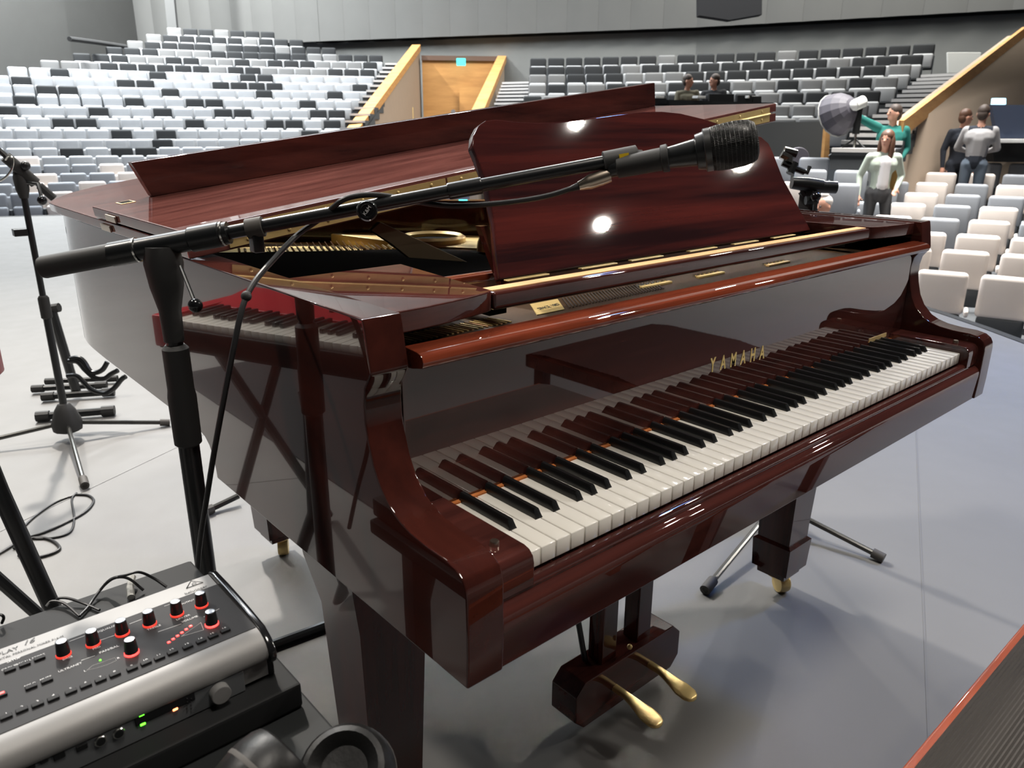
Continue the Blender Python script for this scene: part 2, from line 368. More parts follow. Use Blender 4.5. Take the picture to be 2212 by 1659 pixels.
obj('soundboard', prism([(x, y, .80) for x, y in ins]+[(XR-.03, .40, .80), (XL+.03, .40, .80)], (0, 0, .02)), 'black_felt', piano)
obj('keybed', bbox(XL+.03, XR-.03, -.015, .64, ZB+.001, KZ-.03, .001), 'mahogany_leg', piano)
slip = [(.0, -.0295), (.0, -.0245), (-.009, -.0235), (-.0135, -.0265), (-.0150, -.0340), (-.0190, -.0360), (-.0235, -.0395), (-.0262, -.0460), (-.0265, -.054), (-.0235, -.1063), (.02, -.1063), (.02, -.0295)]
obj('key_slip', prism([(XL+AT, y, KZ+z) for y, z in slip], (XR-XL-2*AT, 0, 0), bev=0.002), 'mahogany', piano)
for sgn in (0, 1):
    x0, x1 = (XL+AT, -.0015) if not sgn else (52*K+.0015, XR-AT)
    pf = [(.148, .014), (.0, .014), (-.0085, .012), (-.0145, .0065), (-.0165, -.002), (-.0165, -.03), (.148, -.03)]
    ck = obj('cheek_block', prism([(x0, y, KZ+z) for y, z in pf], (x1-x0, 0, 0), bev=0.0015), 'mahogany', piano)
    s = onz(1068, 1178, KZ+.014) if not sgn else Vector((52*K+.022, .02, KZ+.014))
    obj('screw', lathe([(.0055, 0), (.0055, .005), (.0045, .0066)], 14, Matrix.Translation((s.x, s.y, KZ+.0135))), 'nickel', ck)
# keys: 52 white and 36 black
bm = bmesh.new(); box(bm, .0006, K-.0006, 0, .146, -.022, 0)
bmesh.ops.bevel(bm, geom=[e for e in bm.edges if all(v.co.z > -.001 for v in e.verts) or all(v.co.y < .001 for v in e.verts)], offset=.0013, segments=2, profile=.5, affect='EDGES')
wk = mesh_of('white_key', bm, ang=60); wk.materials.append(MATS['ivory'])
bm = bmesh.new()
sec = lambda y, h, wd, wt: [bm.verts.new(p) for p in ((-wd, y, 0), (-wd, y, h*.35), (-wt, y, h*.86), (-wt*.6, y, h), (wt*.6, y, h), (wt, y, h*.86), (wd, y, h*.35), (wd, y, 0))]
s1, s2, s3 = sec(.050, .001, .0057, .0050), sec(.0555, .0118, .0052, .0040), sec(.146, .0125, .0052, .0040)
s1[3].co.z = s1[4].co.z = .0018
for a, b in ((s1, s2), (s2, s3)):
    for j in range(8): bm.faces.new((a[j], b[j], b[(j+1) % 8], a[(j+1) % 8]))
bm.faces.new(s1); bm.faces.new(s3[::-1])
bk = mesh_of('black_key', bm, ang=40); bk.materials.append(MATS['ebony'])
def inst(name, me, loc, parent):
    o = bpy.data.objects.new(name, me); COL.objects.link(o); o.parent = parent
    if parent.type == 'EMPTY' and not parent.parent: o.matrix_parent_inverse = parent.matrix_basis.inverted()
    o.location = loc; return o
for i in range(52): inst('white_key', wk, (i*K, 0, KZ), piano)
for i in range(1, 52):
    q = (i-1+5) % 7                                            # 0=C ... 6=B, key 0 is A
    if q in (0, 1, 3, 4, 5): inst('black_key', bk, (i*K+{0: -.003, 1: .003, 3: -.003, 4: 0, 5: .003}[q], 0, KZ), piano)
obj('felt_strip', bbox(XL+AT, XR-AT, .1425, .149, KZ-.002, KZ+.0025, 0), 'orange_felt', piano)
# fallboard with its lip rail and the maker's letters
fall = obj('fallboard', bbox(XL+AT+.001, XR-AT-.001, .148, .168, KZ+.0015, .934, .002), 'mahogany_fall', piano)
railp = [(.1165, .9285), (.1135, .931), (.1125, .936), (.1145, .9410), (.118, .9440), (.125, .9460), (.1495, .9475), (.1495, .927), (.145, .9235), (.135, .9245)]
obj('lip_rail', prism([(XL+AT+.006, y, z) for y, z in railp], (XR-XL-2*AT-.012, 0, 0), bev=.0012), 'mahogany_edge', fall)
def face_y(x, y, z): return Matrix(((1, 0, 0, x), (0, 0, -1, y), (0, 1, 0, z), (0, 0, 0, 1)))
for i, ch in enumerate('YAMAHA'):
    text('logo_letter', ch, .034, face_y(.5475+i*.0298, .1477, .8072-.0013*i), 'print_gold', fall, xs=.66, ext=.0004, bold=.0007)
obj('name_plate', bbox(1.121, 1.203, .1468, .1482, .7445, .7535, .0004), 'brass', fall)
# shelf behind the lip rail and what lies on it
shelf = obj('action_cover', bbox(XL+AT, XR-AT, .1505, .43, .922, .934, .001), 'brown_felt', piano)
for i in range(24):
    x = -.034+i*.0079
    obj('brass_pin', prism([(x, .196, .934), (x+.0030, .196, .934), (x-.0060, .232, .934), (x-.0090, .232, .934)], (0, 0, .0016)), 'brass' if i % 3 else 'tan_felt', shelf)
obj('gold_plate', prism([(.2025, .2031, .934), (.2554, .2031, .934), (.2960, .2586, .934), (.2404, .2586, .934)], (0, 0, .0012)), 'gold_paint', shelf)
text('plate_lettering', 'SINCE 1887', .0150, Matrix.Translation((.248, .228, .9353)) @ Matrix.Rotation(.10, 4, 'Z'), 'print_dark', shelf, ext=.0003, xs=.62, shear=.5)
for i in range(32):
    x = .268+i*.0068
    obj('wound_string', T([(x, .205, .9352), (x+.036, .256, .9352)], .0011, 5), 'string_steel', shelf)
for x, y in ((.598, .2265), (.795, .214), (.455, .231)):
    obj('gold_bracket', bbox(x, x+.075, y-.004, y+.004, .934, .938, .001), 'gold_paint', shelf)
    for j in range(6): obj('bracket_screw', lathe([(.0035, 0), (.0035, .004)], 8, Matrix.Translation((x+.008+j*.013, y+.012, .934))), 'chrome', shelf)
obj('gold_edge', prism([(.585, .178, .934), (.665, .178, .934), (.672, .186, .934), (.592, .186, .934)], (0, 0, .001)), 'gold_paint', shelf)
# music shelf: two side blocks, front rail with a felt strip, rear rail
for s in (0, 1):
    fx = (lambda x: x) if not s else (lambda x: 52*K-x)
    pl = [(XL+AT+.0005, .1545), (-.02, .156), (.02, .1595), (.06, .1655), (.088, .172), (.1005, .1775), (.104, .184), (.1255, .415), (XL+AT+.0005, .415)]
    obj('shelf_block', prism([(fx(x), y, .960) for x, y in pl], (0, 0, .0255), bev=.002), 'mahogany', piano)
fr = obj('desk_rail', bbox(.105, 52*K-.105, .1775, .2085, .9590, .9825, .004, 3), 'mahogany', piano)
obj('desk_felt', bbox(.108, 52*K-.108, .186, .2055, .9815, .9837, .0005, 1), 'tan_felt', fr)
obj('desk_back_rail', bbox(.10, 52*K-.10, .345, .368, .945, .9685, .003, 2), 'mahogany_edge', piano)
for s in (.12, 52*K-.15): obj('slide_bar', bbox(s, s+.03, .205, .345, .945, .955, .001), 'black_felt', piano)
# music desk
PH = .5; DN = Vector((0, -math.cos(PH), math.sin(PH))); D0 = Vector((0, .30, .968))
opx = [(1080, 603), (1073, 540), (1068, 480), (1052, 395), (1030, 338), (1021, 316), (1023, 292), (1033, 271), (1050, 259), (1072, 257), (1110, 261), (1160, 264), (1210, 262), (1270, 255), (1335, 246), (1390, 240.5), (1430, 240), (1470, 244), (1520, 256), (1570, 272), (1620, 286), (1645, 295), (1661, 309), (1670, 328), (1692, 385), (1722, 440), (1752, 497)]
desk_poly = [onp(u, v, D0, DN) for u, v in opx]
desk = obj('music_desk', prism(desk_poly, DN*-.015, bev=.003), 'mahogany_desk', piano)
obj('desk_leg', prism([(.235, .315, .955), (.250, .315, .955), (.256, .372, 1.035), (.241, .372, 1.035)], (0, .012, 0)), 'mahogany_leg', desk)
obj('desk_leg', prism([(1.03, .315, .955), (1.045, .315, .955), (1.039, .372, 1.035), (1.024, .372, 1.035)], (0, .012, 0)), 'mahogany_leg', desk)
for x in (.225, .38, .50, .66, .80, .94): obj('desk_hinge', bbox(x, x+.085, .2905, .2995, .9645, .9668, .0006, 1), 'brass', desk)
# lid, hinged along the bass side
TH = .1452; LS = Vector((math.cos(TH), 0, math.sin(TH))); LN = Vector((-math.sin(TH), 0, math.cos(TH))); L0 = Vector((-.103, 0, ZT))
def lp(s, y, o): return L0 + LS*s + Vector((0, y, 0)) + LN*o
lo = [(.0, .635), (1.428, .535), (1.432, .62), (1.415, .74), (1.36, .88), (1.26, 1.0), (1.10, 1.105), (.94, 1.20), (.79, 1.335), (.68, 1.47), (.57, 1.59), (.45, 1.665), (.34, 1.695), (.258, 1.702), (.199, 1.7015), (.14, 1.691), (.075, 1.65), (.031, 1.594), (.003, 1.534), (0, 1.45), (0, 1.2)]
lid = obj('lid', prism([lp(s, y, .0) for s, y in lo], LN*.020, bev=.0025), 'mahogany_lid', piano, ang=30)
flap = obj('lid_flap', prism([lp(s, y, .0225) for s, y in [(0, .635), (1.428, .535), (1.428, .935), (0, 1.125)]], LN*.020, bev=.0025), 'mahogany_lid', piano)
ry = lambda s: lerp(1.125, .935, s/1.428)
lipf = [lp(.102, ry(.102)-.028, .0425), lp(1.428, ry(1.428)-.028, .0425), lp(1.428, ry(1.428)-.028, .103), lp(.082, ry(.08)-.028, .112)]
obj('flap_lip', prism(lipf, (0, .024, 0), bev=.0025), 'mahogany', piano)
fy = lambda s: lerp(.635, .535, s/1.428)
for (a, b) in ((.062, .46), (.464, .92), (.924, 1.40)):
    hg = obj('piano_hinge', prism([lp(a, fy(a), .0035), lp(b, fy(b), .0035), lp(b, fy(b), .0365), lp(a, fy(a), .0365)], (0, -.0016, 0)), 'brass', lid)
    obj('hinge_pin', T([lp(a, fy(a)-.002, .0213), lp(b, fy(b)-.002, .0213)], .0026, 8), 'brass', hg)
    for j in range(6):
        s = a+.03+(b-a-.06)*j/5
        for o in (.011, .030): obj('hinge_screw', sphere(lp(s, fy(s)-.0014, o), .0032, 8, (1, .5, 1)), 'brass', hg)
obj('lock_plate', prism([lp(.038, 1.066, .042), lp(.064, 1.062, .042), lp(.064, 1.100, .042), lp(.038, 1.103, .042)], LN*.0013), 'brass', lid)
obj('lock_hole', prism([lp(.041, 1.071, .042), lp(.061, 1.067, .042), lp(.061, 1.095, .042), lp(.041, 1.098, .042)], LN*.0018), 'black_felt', lid)
for y, o in ((1.055, .008), (1.0, .030)):
    obj('lid_catch', prism([lp(-.0005, y-.03, o-.006), lp(-.0005, y+.03, o-.006), lp(-.0005, y+.03, o+.006), lp(-.0005, y-.03, o+.006)], -LS*.004, bev=.001), 'nickel', lid)
# iron frame, strings and prop inside
plate = obj('iron_frame', prism([(x, y, .852) for x, y in [(-.03, .50), (1.25, .50), (1.25, .62), (1.19, .82), (.98, 1.03), (.80, 1.14), (.66, 1.29), (.55, 1.44), (.42, 1.56), (.25, 1.61), (.10, 1.60), (0, 1.52), (-.03, 1.35)]], (0, 0, .016), bev=.003), 'gold_paint', piano)
obj('frame_casting', prism([(x, y, .866) for x, y in [(.615, 1.03), (.75, .84), (1.22, .72), (1.20, .80), (.98, 1.0), (.82, 1.11), (.72, 1.24), (.62, 1.36), (.54, 1.40)]], (0, 0, .032), bev=.004), 'gold_paint', plate)
hc = onz(935, 521, .898)
obj('frame_ring', lathe([(.085, 0), (.085, .012), (.076, .018), (.068, .012), (.068, 0)], 28, Matrix.Translation((hc.x, hc.y, .897))), 'gold_paint', plate)
obj('frame_opening', lathe([(.0675, 0), (.0675, .003)], 28, Matrix.Translation((hc.x, hc.y, .8985))), 'black_felt', plate)
hook = onz(1040, 535, .905)
obj('frame_hook', T(spline([(hook.x, hook.y, .895), (hook.x+.006, hook.y, .922), (hook.x+.025, hook.y, .928), (hook.x+.04, hook.y, .905)], 4), .012, 8), 'gold_paint', plate)
bm = bmesh.new()
for i in range(46):
    x = .02+i*.0125; tube(bm, [(x, .58, .885), (x+.30+.002*i, 1.42-.006*i, .885)], .0012, 4, cap=False)
obj('bass_strings', bm, 'string_copper', piano, kind='stuff')
bm = bmesh.new()
for i in range(40):
    x = .62+i*.0145; tube(bm, [(x, .58, .876), (x-.02, 1.25-.012*i, .876)], .0007, 4, cap=False)
obj('treble_strings', bm, 'string_steel', piano, kind='stuff')
obj('damper_felt', prism([(x, y, .86) for x, y in [(-.04, .44), (1.26, .44), (1.26, .70), (.74, .82), (.62, 1.02), (.36, 1.17), (.05, 1.38), (-.04, 1.38)]], (0, 0, .033)), 'black_felt', piano)
for i in range(34):
    t = i/33; x, y = lerp(.22, .615, t), lerp(1.262, 1.035, t)
    obj('damper_pin', T([(x, y-.012, .894), (x+.022, y+.045, .894)], .0028, 6), 'gold_paint' if i % 3 else 'tan_felt', plate)
pk = [ony(u, v, .66) for u, v in ((802, 498), (822, 480), (1010, 566), (884, 557), (848, 528))]
obj('prop_plank', prism(pk, (0, .012, 0), bev=.001), 'plank', piano)
obj('prop_stick', T([(1.255, .62, .96), lp(1.36, .66, -.002)], .009, 8), 'mahogany_leg', piano)
# legs
def leg(x, y):
    bm = bmesh.new()
    lv = [(ZB+.002, .075), (.58, .071), (.50, .056), (.40, .0525), (.20, .0455), (.165, .0450), (.158, .0535), (.078, .0500), (.070, .0395), (.058, .0385)]
    rg = [[bm.verts.new((x+sx*h, y+sy*h, z)) for sx, sy in ((-1, -1), (1, -1), (1, 1), (-1, 1))] for z, h in lv]
    for a, b in zip(rg, rg[1:]):
        for j in range(4): bm.faces.new((a[j], a[(j+1) % 4], b[(j+1) % 4], b[j]))
    bm.faces.new(rg[0]); bm.faces.new(rg[-1][::-1])
    l = obj('leg', bm, 'mahogany_leg', piano, ang=20)
    M = Matrix.Translation((x+.004, y-.012, .026)) @ Matrix.Rotation(math.pi/2, 4, 'Y') @ Matrix.Rotation(.5, 4, 'X')
    obj('caster_wheel', lathe([(.012, -.014), (.024, -.014), (.026, -.008), (.026, .008), (.024, .014), (.012, .014)], 18, M), 'brass', l)
    obj('caster_fork', lathe([(.030, .050), (.030, .058), (.014, .060)], 14, Matrix.Translation((x, y, 0))), 'brass', l)
leg(1.222, .335); leg(.000, .335); leg(.30, 1.38)
br = [(-.075, 0), (-.075, -.02), (-.062, -.075), (-.055, -.115), (.055, -.115), (.062, -.075), (.075, -.02), (.075, 0)]
# pedal lyre
ly = thing_loc = None
lyre = obj('lyre_box', prism([(x, .300, z) for x, z in [(.415, .055), (.415, .115), (.440, .140), (.720, .140), (.745, .115), (.745, .055), (.72, .030), (.44, .030)]], (0, .07, 0), bev=.003), 'mahogany', piano)
for x in (.525, .635): obj('lyre_post', bbox(x-.022, x+.022, .315, .355, .138, ZB+.004, .003), 'mahogany_leg', lyre)
for x in (.49, .67): obj('lyre_brace', T([(x, .345, .12), (x-.012, .47, ZB)], .006, 8), 'black_metal', lyre)
for x in (.53, .642):
    bm = bmesh.new(); rings = []
    for y, z, hw, hh in ((.31, .080, .009, .006), (.27, .080, .009, .006), (.255, .078, .011, .006), (.235, .074, .015, .0055), (.215, .070, .020, .005), (.195, .067, .0195, .0045), (.185, .065, .014, .004), (.181, .064, .006, .003)):
        rings.append([bm.verts.new((x+hw*a, y, z+hh*b)) for a, b in ((-1, -.5), (-.7, -1), (.7, -1), (1, -.5), (1, .3), (.6, 1), (-.6, 1), (-1, .3))])
    for a, b in zip(rings, rings[1:]):
        for j in range(8): bm.faces.new((a[j], a[(j+1) % 8], b[(j+1) % 8], b[j]))
    bm.faces.new(rings[0][::-1]); bm.faces.new(rings[-1])
    obj('pedal', bm, 'brass', piano, ang=60)
obj('rod_knob', sphere((.565, .296, .165), .006, 8), 'brass', lyre)

# ================================================================ MICROPHONE STANDS NEAR THE PIANO
def mic_body(p, q, parent, r_head=.025, r_tail=.012, head=.055):
    """handheld vocal microphone from tail p to head tip q"""
    p, q = Vector(p), Vector(q); Lm = (q-p).length; M = aim(p, q)
    return M, Lm
A = at(348, 530, .95); SX, SY = A.x, A.y
stand = thing('microphone_stand', 'black boom microphone stand in front of the piano bass side', 'microphone stand', (SX, SY, 0))
obj('lower_tube', T([(SX, SY, .06), (SX, SY, .80)], .0135, 16), 'black_metal', stand)
gr = obj('height_clutch', lathe([(.013, .770), (.0175, .774), (.0180, .84), (.0165, .85), (.0165, .905), (.012, .91)], 18, Matrix.Translation((SX, SY, 0))), 'rubber', stand)
obj('upper_tube', T([(SX, SY, .80), (SX, SY, 1.00)], .0105, 14), 'black_metal', stand)
A = at(348, 530, .95); B = at(1330, 346, .95); bd = (B-A).normalized()
obj('swivel', lathe([(.0125, .915), (.0135, .955), (.020, .985), (.0235, 1.015), (.020, 1.036)], 16, Matrix.Translation((SX, SY, 0))), 'rubber', stand)
Bt = A-bd*.150
obj('boom', T([A-bd*.02, B], .0083, 14), 'black_metal', stand)
obj('boom_grip', T([Bt, Bt+bd*.003, A-bd*.060], [.0125, .0138, .0138], 16), 'rubber', stand)
cl = obj('boom_clutch', lathe([(.0150, -.062), (.0150, -.030), (.0135, -.028), (.0135, .036), (.0155, .038), (.0155, .075), (.0138, .077), (.0138, .085)], 16, aim(A, B)), 'black_metal', stand)
for d in (-.031, .077): obj('clutch_band', lathe([(.0153, d), (.0153, d+.0022)], 16, aim(A, B)), 'chrome', cl)
obj('boom_cap', lathe([(.0100, .36), (.0104, .362), (.0104, .40), (.0100, .402)], 14, aim(A, B)), 'black_metal', stand)
cp = A+bd*.118
obj('cable_clip', lathe([(.0125, -.010), (.0125, .010)], 12, aim(cp, cp+bd)), 'grey_rubber', stand)
obj('cable_clip', bbox(cp.x-.007, cp.x+.007, cp.y-.008, cp.y+.008, cp.z-.030, cp.z-.008, .002), 'black_metal', stand)
# boom lock knob facing the camera
kc = at(793, 455, .925); kn = (CAM-kc).normalized()
kb = obj('lock_knob', lathe([(.010, -.022), (.010, -.008), (.0118, -.006), (.0118, .004), (.0108, .0055), (.0078, .0058), (.0070, .0050)], 40, aim(kc, kc+kn)), 'black_gloss', stand)
obj('knurled_ring', lathe([(.0123, -.006), (.0126, -.005), (.0126, .002), (.0123, .003)], 40, aim(kc, kc+kn)), 'chrome', kb)
tx = kn.cross(Vector((0, 0, 1))).normalized()*-1; ty = kn.cross(tx)
text('knob_lettering', 'K&M', .0062, Matrix(((tx.x, ty.x, kn.x, kc.x), (tx.y, ty.y, kn.y, kc.y), (tx.z, ty.z, kn.z, kc.z), (0, 0, 0, 1))) @ Matrix.Translation((0, 0, .0056)) @ Matrix.Rotation(.9, 4, 'Z'), 'print_white', kb)
obj('lever_ball', sphere(at(422, 660, .90), .0085, 12), 'black_gloss', stand)
obj('lever', T([at(390, 575, .94), at(422, 655, .90)], .0022, 8), 'black_metal', stand)
obj('hub', lathe([(.03, .03), (.034, .06), (.028, .11), (.015, .12)], 14, Matrix.Translation((SX, SY, 0))), 'rubber', stand)
for a in (2.2, 4.1, 5.9):
    e = Vector((SX+.30*math.cos(a), SY+.30*math.sin(a), .014))
    l = obj('leg', T([(SX, SY, .07), e], .0085, 10), 'black_metal', stand); obj('rubber_foot', T([e+(Vector((SX, SY, .07))-e)*.09, e], .0125, 10), 'rubber', l)
# vocal microphone in its clip at the end of the boom
mic = thing('vocal_microphone', 'black vocal microphone with wire mesh head on the boom in front of music desk', 'microphone', tuple(at(1440, 350, .95)))
tail, tip = at(1315, 366, .95), at(1636, 303, .905)
ax = (tip-tail).normalized(); ML_ = (tip-tail).length; MM = aim(tail, tip)
obj('handle', lathe([(.0098, 0), (.0105, .003), (.0110, .040), (.0128, .075), (.0160, .105), (.0205, ML_-.070), (.0228, ML_-.058), (.0235, ML_-.054)], 28, MM), 'black_metal', mic)
obj('collar', lathe([(.0240, ML_-.061), (.0252, ML_-.060), (.0252, ML_-.053), (.0240, ML_-.052)], 28, MM), 'mesh_grille', mic)
bm = bmesh.new(); NR, NS = 15, 40; hp = [(.0238, ML_-.053), (.0250, ML_-.045), (.0256, ML_-.036), (.0258, ML_-.026), (.0254, ML_-.016), (.0238, ML_-.008), (.0205, ML_-.002), (.015, ML_), (.0001, ML_+.0005)]
lathe(hp[:-1], 48, MM, bm)
mesh = mesh_of('grille', bm)
g = obj('grille', mesh, 'ebony', mic)
bm = bmesh.new(); lathe(hp[:-1], 44, MM @ Matrix.Diagonal((1.035, 1.035, 1, 1)), bm); bmesh.ops.subdivide_edges(bm, edges=[e for e in bm.edges if e.calc_length() > .0030], cuts=1, use_grid_fill=True)
o = obj('wire_mesh', bm, 'mesh_grille', g); wm = o.modifiers.new('wire', 'WIREFRAME'); wm.thickness = .0009; o['kind'] = 'stuff'
obj('mic_clip', lathe([(.0112, .010), (.0128, .011), (.0136, .060), (.0136, .064), (.0160, .065), (.0165, .072), (.0150, .073)], 20, MM), 'rubber', mic)
cb = at(1350, 351, .95)
obj('clip_adapter', lathe([(.0095, -.012), (.0130, -.011), (.0135, .030), (.0095, .032)], 16, aim(B-bd*.004, B+bd)), 'rubber', mic)
q0 = B+bd*.011; nn = (CAM-q0).normalized(); up_ = bd.cross(nn).normalized()
obj('yellow_tape', prism([q0+nn*.0132-bd*.006-up_*.006, q0+nn*.0132+bd*.006-up_*.006, q0+nn*.0132+bd*.006+up_*.006, q0+nn*.0132-bd*.006+up_*.006], nn*.0006), 'yellow_tape', mic)
obj('clip_bridge', T([B+bd*.028, tail+ax*.04], .009, 10), 'rubber', mic)
# cable with connector, along and down from the boom
def cpt(L): return [at(u, v, d) for u, v, d in L]
xl0, xl1 = at(1250, 402, .952), at(1322, 376, .95)
cable = thing('microphone_cable', 'black microphone cable draped over the boom and hanging beside the piano', 'cable', tuple(at(515, 700, .88)))
obj('connector', lathe([(.0055, 0), (.0075, .010), (.0088, .014), (.0092, .030), (.0088, .040)], 16, aim(xl0, xl1)), 'nickel', cable)
obj('connector_boot', lathe([(.0033, -.012), (.006, .010)], 12, aim(xl0, xl1)), 'rubber', cable)
obj('cord', T(spline(cpt([(1248, 403, .952), (1180, 424, .955), (1090, 438, .955), (980, 445, .955), (900, 436, .953), (840, 424, .948), (790, 421, .94), (745, 430, .935), (715, 452, .945), (690, 474, .962), (640, 510, .955), (585, 567, .92), (548, 612, .89), (525, 660, .875), (508, 735, .87), (495, 800, .875), (480, 880, .885), (462, 980, .91), (446, 1080, .95), (432, 1170, 1.0), (424, 1260, 1.05)]), 6), .0034, 10), 'cable', cable)
obj('cable_tie', sphere(at(532, 640, .878), .0062, 10), 'rubber', cable)

# ================================================================ PERSONAL MIXER ON ITS BLACK BOX
ZP = .65; ZM = .70
pb = obj('case_box', bbox(-.62, -.236, .07, .376, .621, ZP, .004), 'case_black')
tag(pb, 'matt black equipment box carrying the silver mixer at lower left', 'box')
tb = thing('side_table', 'dark grey low table under the equipment box and headphones', 'table', (-.42, .10, 0))
obj('table_top', bbox(-.70, -.226, -.30, .37, .597, .620, .004), 'table_grey', tb)
for x, y in ((-.66, -.2), (-.26, -.2), (-.66, .3), (-.26, .3)): obj('leg', bbox(x-.015, x+.015, y-.015, y+.015, 0, .598, .002), 'black_metal', tb)
mx = thing('personal_mixer', 'silver personal monitor mixer with lit red knobs on the black box', 'audio mixer', (-.377, .17, ZP))
X0, X1 = -.4995, -.2575
side = [(.2445, ZP+.004), (.2445, ZM), (.116, ZM), (.1090, .6992), (.1020, .6965), (.0965, .6922), (.0930, .6870), (.0918, .6815), (.0930, .6765), (.0965, .6735), (.0985, .6725), (.0985, ZP+.004)]
obj('housing', prism([(X0, y, z) for y, z in side], (X1-X0, 0, 0), bev=.0005, seg=1), 'silver', mx)
cap = [(.2475, ZP), (.2475, ZM-.002), (.2440, ZM+.003), (.2350, ZM+.0055), (.20, ZM+.0060), (.15, ZM+.0045), (.112, ZM+.0015), (.098, .6950), (.0900, .6860), (.0885, .6780), (.092, .671), (.100, .668), (.100, ZP)]
for x in (X1, X0-.0075): obj('end_cap', prism([(x, y, z) for y, z in cap], (.0075, 0, 0), bev=.002, seg=2), 'black_gloss', mx)
pan = obj('control_panel', bbox(X0+.0008, X1-.0008, .1165, .2172, ZM-.001, ZM+.0006, 0), 'panel_grey', mx)
def pt(u, v): q = onz(u, v, ZM); return q.x, q.y
def knob(u, v, bright):
    x, y = pt(u, v); M = Matrix.Translation((x, y, ZM))
    k = obj('knob', lathe([(.0061, .0012), (.0061, .004), (.0052, .0150), (.0050, .0156)], 20, M), 'knob_black', mx)
    obj('knob_cap', lathe([(.0050, .0156), (.0046, .0164), (.0025, .0168)], 20, M), 'knob_top', k)
    obj('glow_ring', lathe([(.0066, .0), (.0066, .0022), (.0061, .0026)], 20, M), 'led_red' if bright else 'ring_red', k)
for u, v, b in ((138, 1416, 0), (202, 1393, 0), (265, 1370, 0), (324, 1350, 0), (383, 1328, 0), (436, 1309, .5), (285, 1412, 1), (458, 1350, 1)): knob(u, v, b >= 1)
def button(u, v, lit=False):
    x, y = pt(u, v); o = obj('button', bbox(x-.0046, x+.0046, y-.0027, y+.0027, ZM, ZM+.0030, .0007, 2), 'button_grey', mx)
    if lit: obj('lamp', bbox(x-.003, x+.003, y-.0005, y+.0022, ZM+.0028, ZM+.0034, .0003, 1), 'led_red', o)
def flat(x, y, z=ZM+.0008, a=0): return Matrix.Translation((x, y, z)) @ Matrix.Rotation(a, 4, 'Z')
bpx = [(14, 1552), (48, 1537), (82, 1525), (116, 1512), (154, 1497), (186, 1484), (218, 1472), (249, 1460), (286, 1447), (316, 1435), (345, 1424), (373, 1412), (406, 1400), (435, 1388), (461, 1377), (487, 1365)]
for i, (u, v) in enumerate(bpx):
    button(u, v); x, y = pt(u, v); text('number', str(i+1), .0046, flat(x+.001, y+.0055), 'print_white', pan, ext=.0001)
for u, v, s in ((22, 1450, 'GROUP'), (54, 1438, 'RECALL'), (86, 1425, 'STORE'), (68, 1487, 'SOLO'), (102, 1473, 'MUTE')):
    button(u, v); x, y = pt(u, v); text('print', s, .0040, flat(x, y+.0052), 'print_white', pan, ext=.0001, xs=.9)
button(3, 1505, True)
for s, u, v, sz in (('SETUP', 30, 1427, .0042), ('BASS', 146, 1423, .004), ('MID', 209, 1401, .004), ('TREBLE', 333, 1357, .004), ('OUTPUT', 405, 1302, .0038), ('LIMITER', 396, 1335, .0040), ('EQUALIZER', 235, 1358, .0042), ('PAN/BAL', 236, 1404, .0044), ('ULTRANET', 152, 1443, .0040), ('VOLUME', 410, 1339, .0042), ('L', 184, 1451, .004), ('R', 256, 1423, .004)):
    x, y = pt(u, v); text('print', s, sz, flat(x, y), 'print_white', pan, ext=.0001)
for a, b in (((176, 1428), (205, 1418)), ((212, 1386), (270, 1366)), ((280, 1349), (306, 1339)), ((355, 1311), (385, 1300)), ((342, 1366), (392, 1349)), ((440, 1334), (474, 1316)), ((150, 1387), (190, 1372))):
    (xa, ya), (xb, yb) = pt(*a), pt(*b); obj('printed_line', prism([(xa, ya-.0002, ZM+.0006), (xb, yb-.0002, ZM+.0006), (xb, yb+.0002, ZM+.0006), (xa, ya+.0002, ZM+.0006)], (0, 0, .0002)), 'print_white', pan)
tri = [pt(u, v) for u, v in ((392, 1376), (434, 1346), (440, 1362))]
for (xa, ya), (xb, yb) in zip(tri, tri[1:]+tri[:1]): obj('printed_line', T([(xa, ya, ZM+.0007), (xb, yb, ZM+.0007)], .0002, 4), 'print_white', pan)
pg = [pt(u, v) for u, v in ((188, 1449), (200, 1439), (220, 1432), (248, 1422), (252, 1428), (232, 1437), (210, 1444), (188, 1449))]
obj('printed_line', T([(x, y, ZM+.0007) for x, y in pg], .0002, 4), 'print_white', pan)
x, y = pt(217, 1428); obj('pan_lamp', sphere((x, y, ZM+.001), .0010, 8), 'led_green', mx)
for i in range(6):
    x, y = pt(lerp(365, 412, i/5), lerp(1389, 1354, i/5)); obj('level_lamp', bbox(x-.0014, x+.0014, y-.0013, y+.0013, ZM, ZM+.0013, .0003, 1), 'led_red', mx)
x, y = pt(418, 1262); t3 = [(x-.009, y-.004), (x+.009, y-.004), (x, y+.008)]
obj('maker_mark', T([(a, b, ZM+.0006) for a, b in t3+[t3[0]]], .0004, 4), 'print_dark', mx)
text('maker_mark', 'G', .008, flat(x, y), 'print_dark', mx, ext=.0001, shear=.3)
x, y = pt(420, 1274); text('maker_name', 'behringer', .0062, flat(x+.001, y-.002, ZM+.0006), 'print_dark', mx, ext=.0001)
x, y = pt(32, 1401); text('model_name', 'POWERPLAY', .0080, flat(x-.020, y-.0010, ZM+.0006), 'print_dark', mx, ext=.0001)
x, y = pt(60, 1388); text('model_name', '16', .0105, flat(x, y, ZM+.0006), 'print_dark', mx, ext=.0001, shear=.45)
x, y = pt(50, 1404); text('model_line', '16-CHANNEL DIGITAL PERSONAL MIXER P16-M', .0040, flat(x-.008, y-.002, ZM+.0006), 'print_dark', mx, ext=.0001)
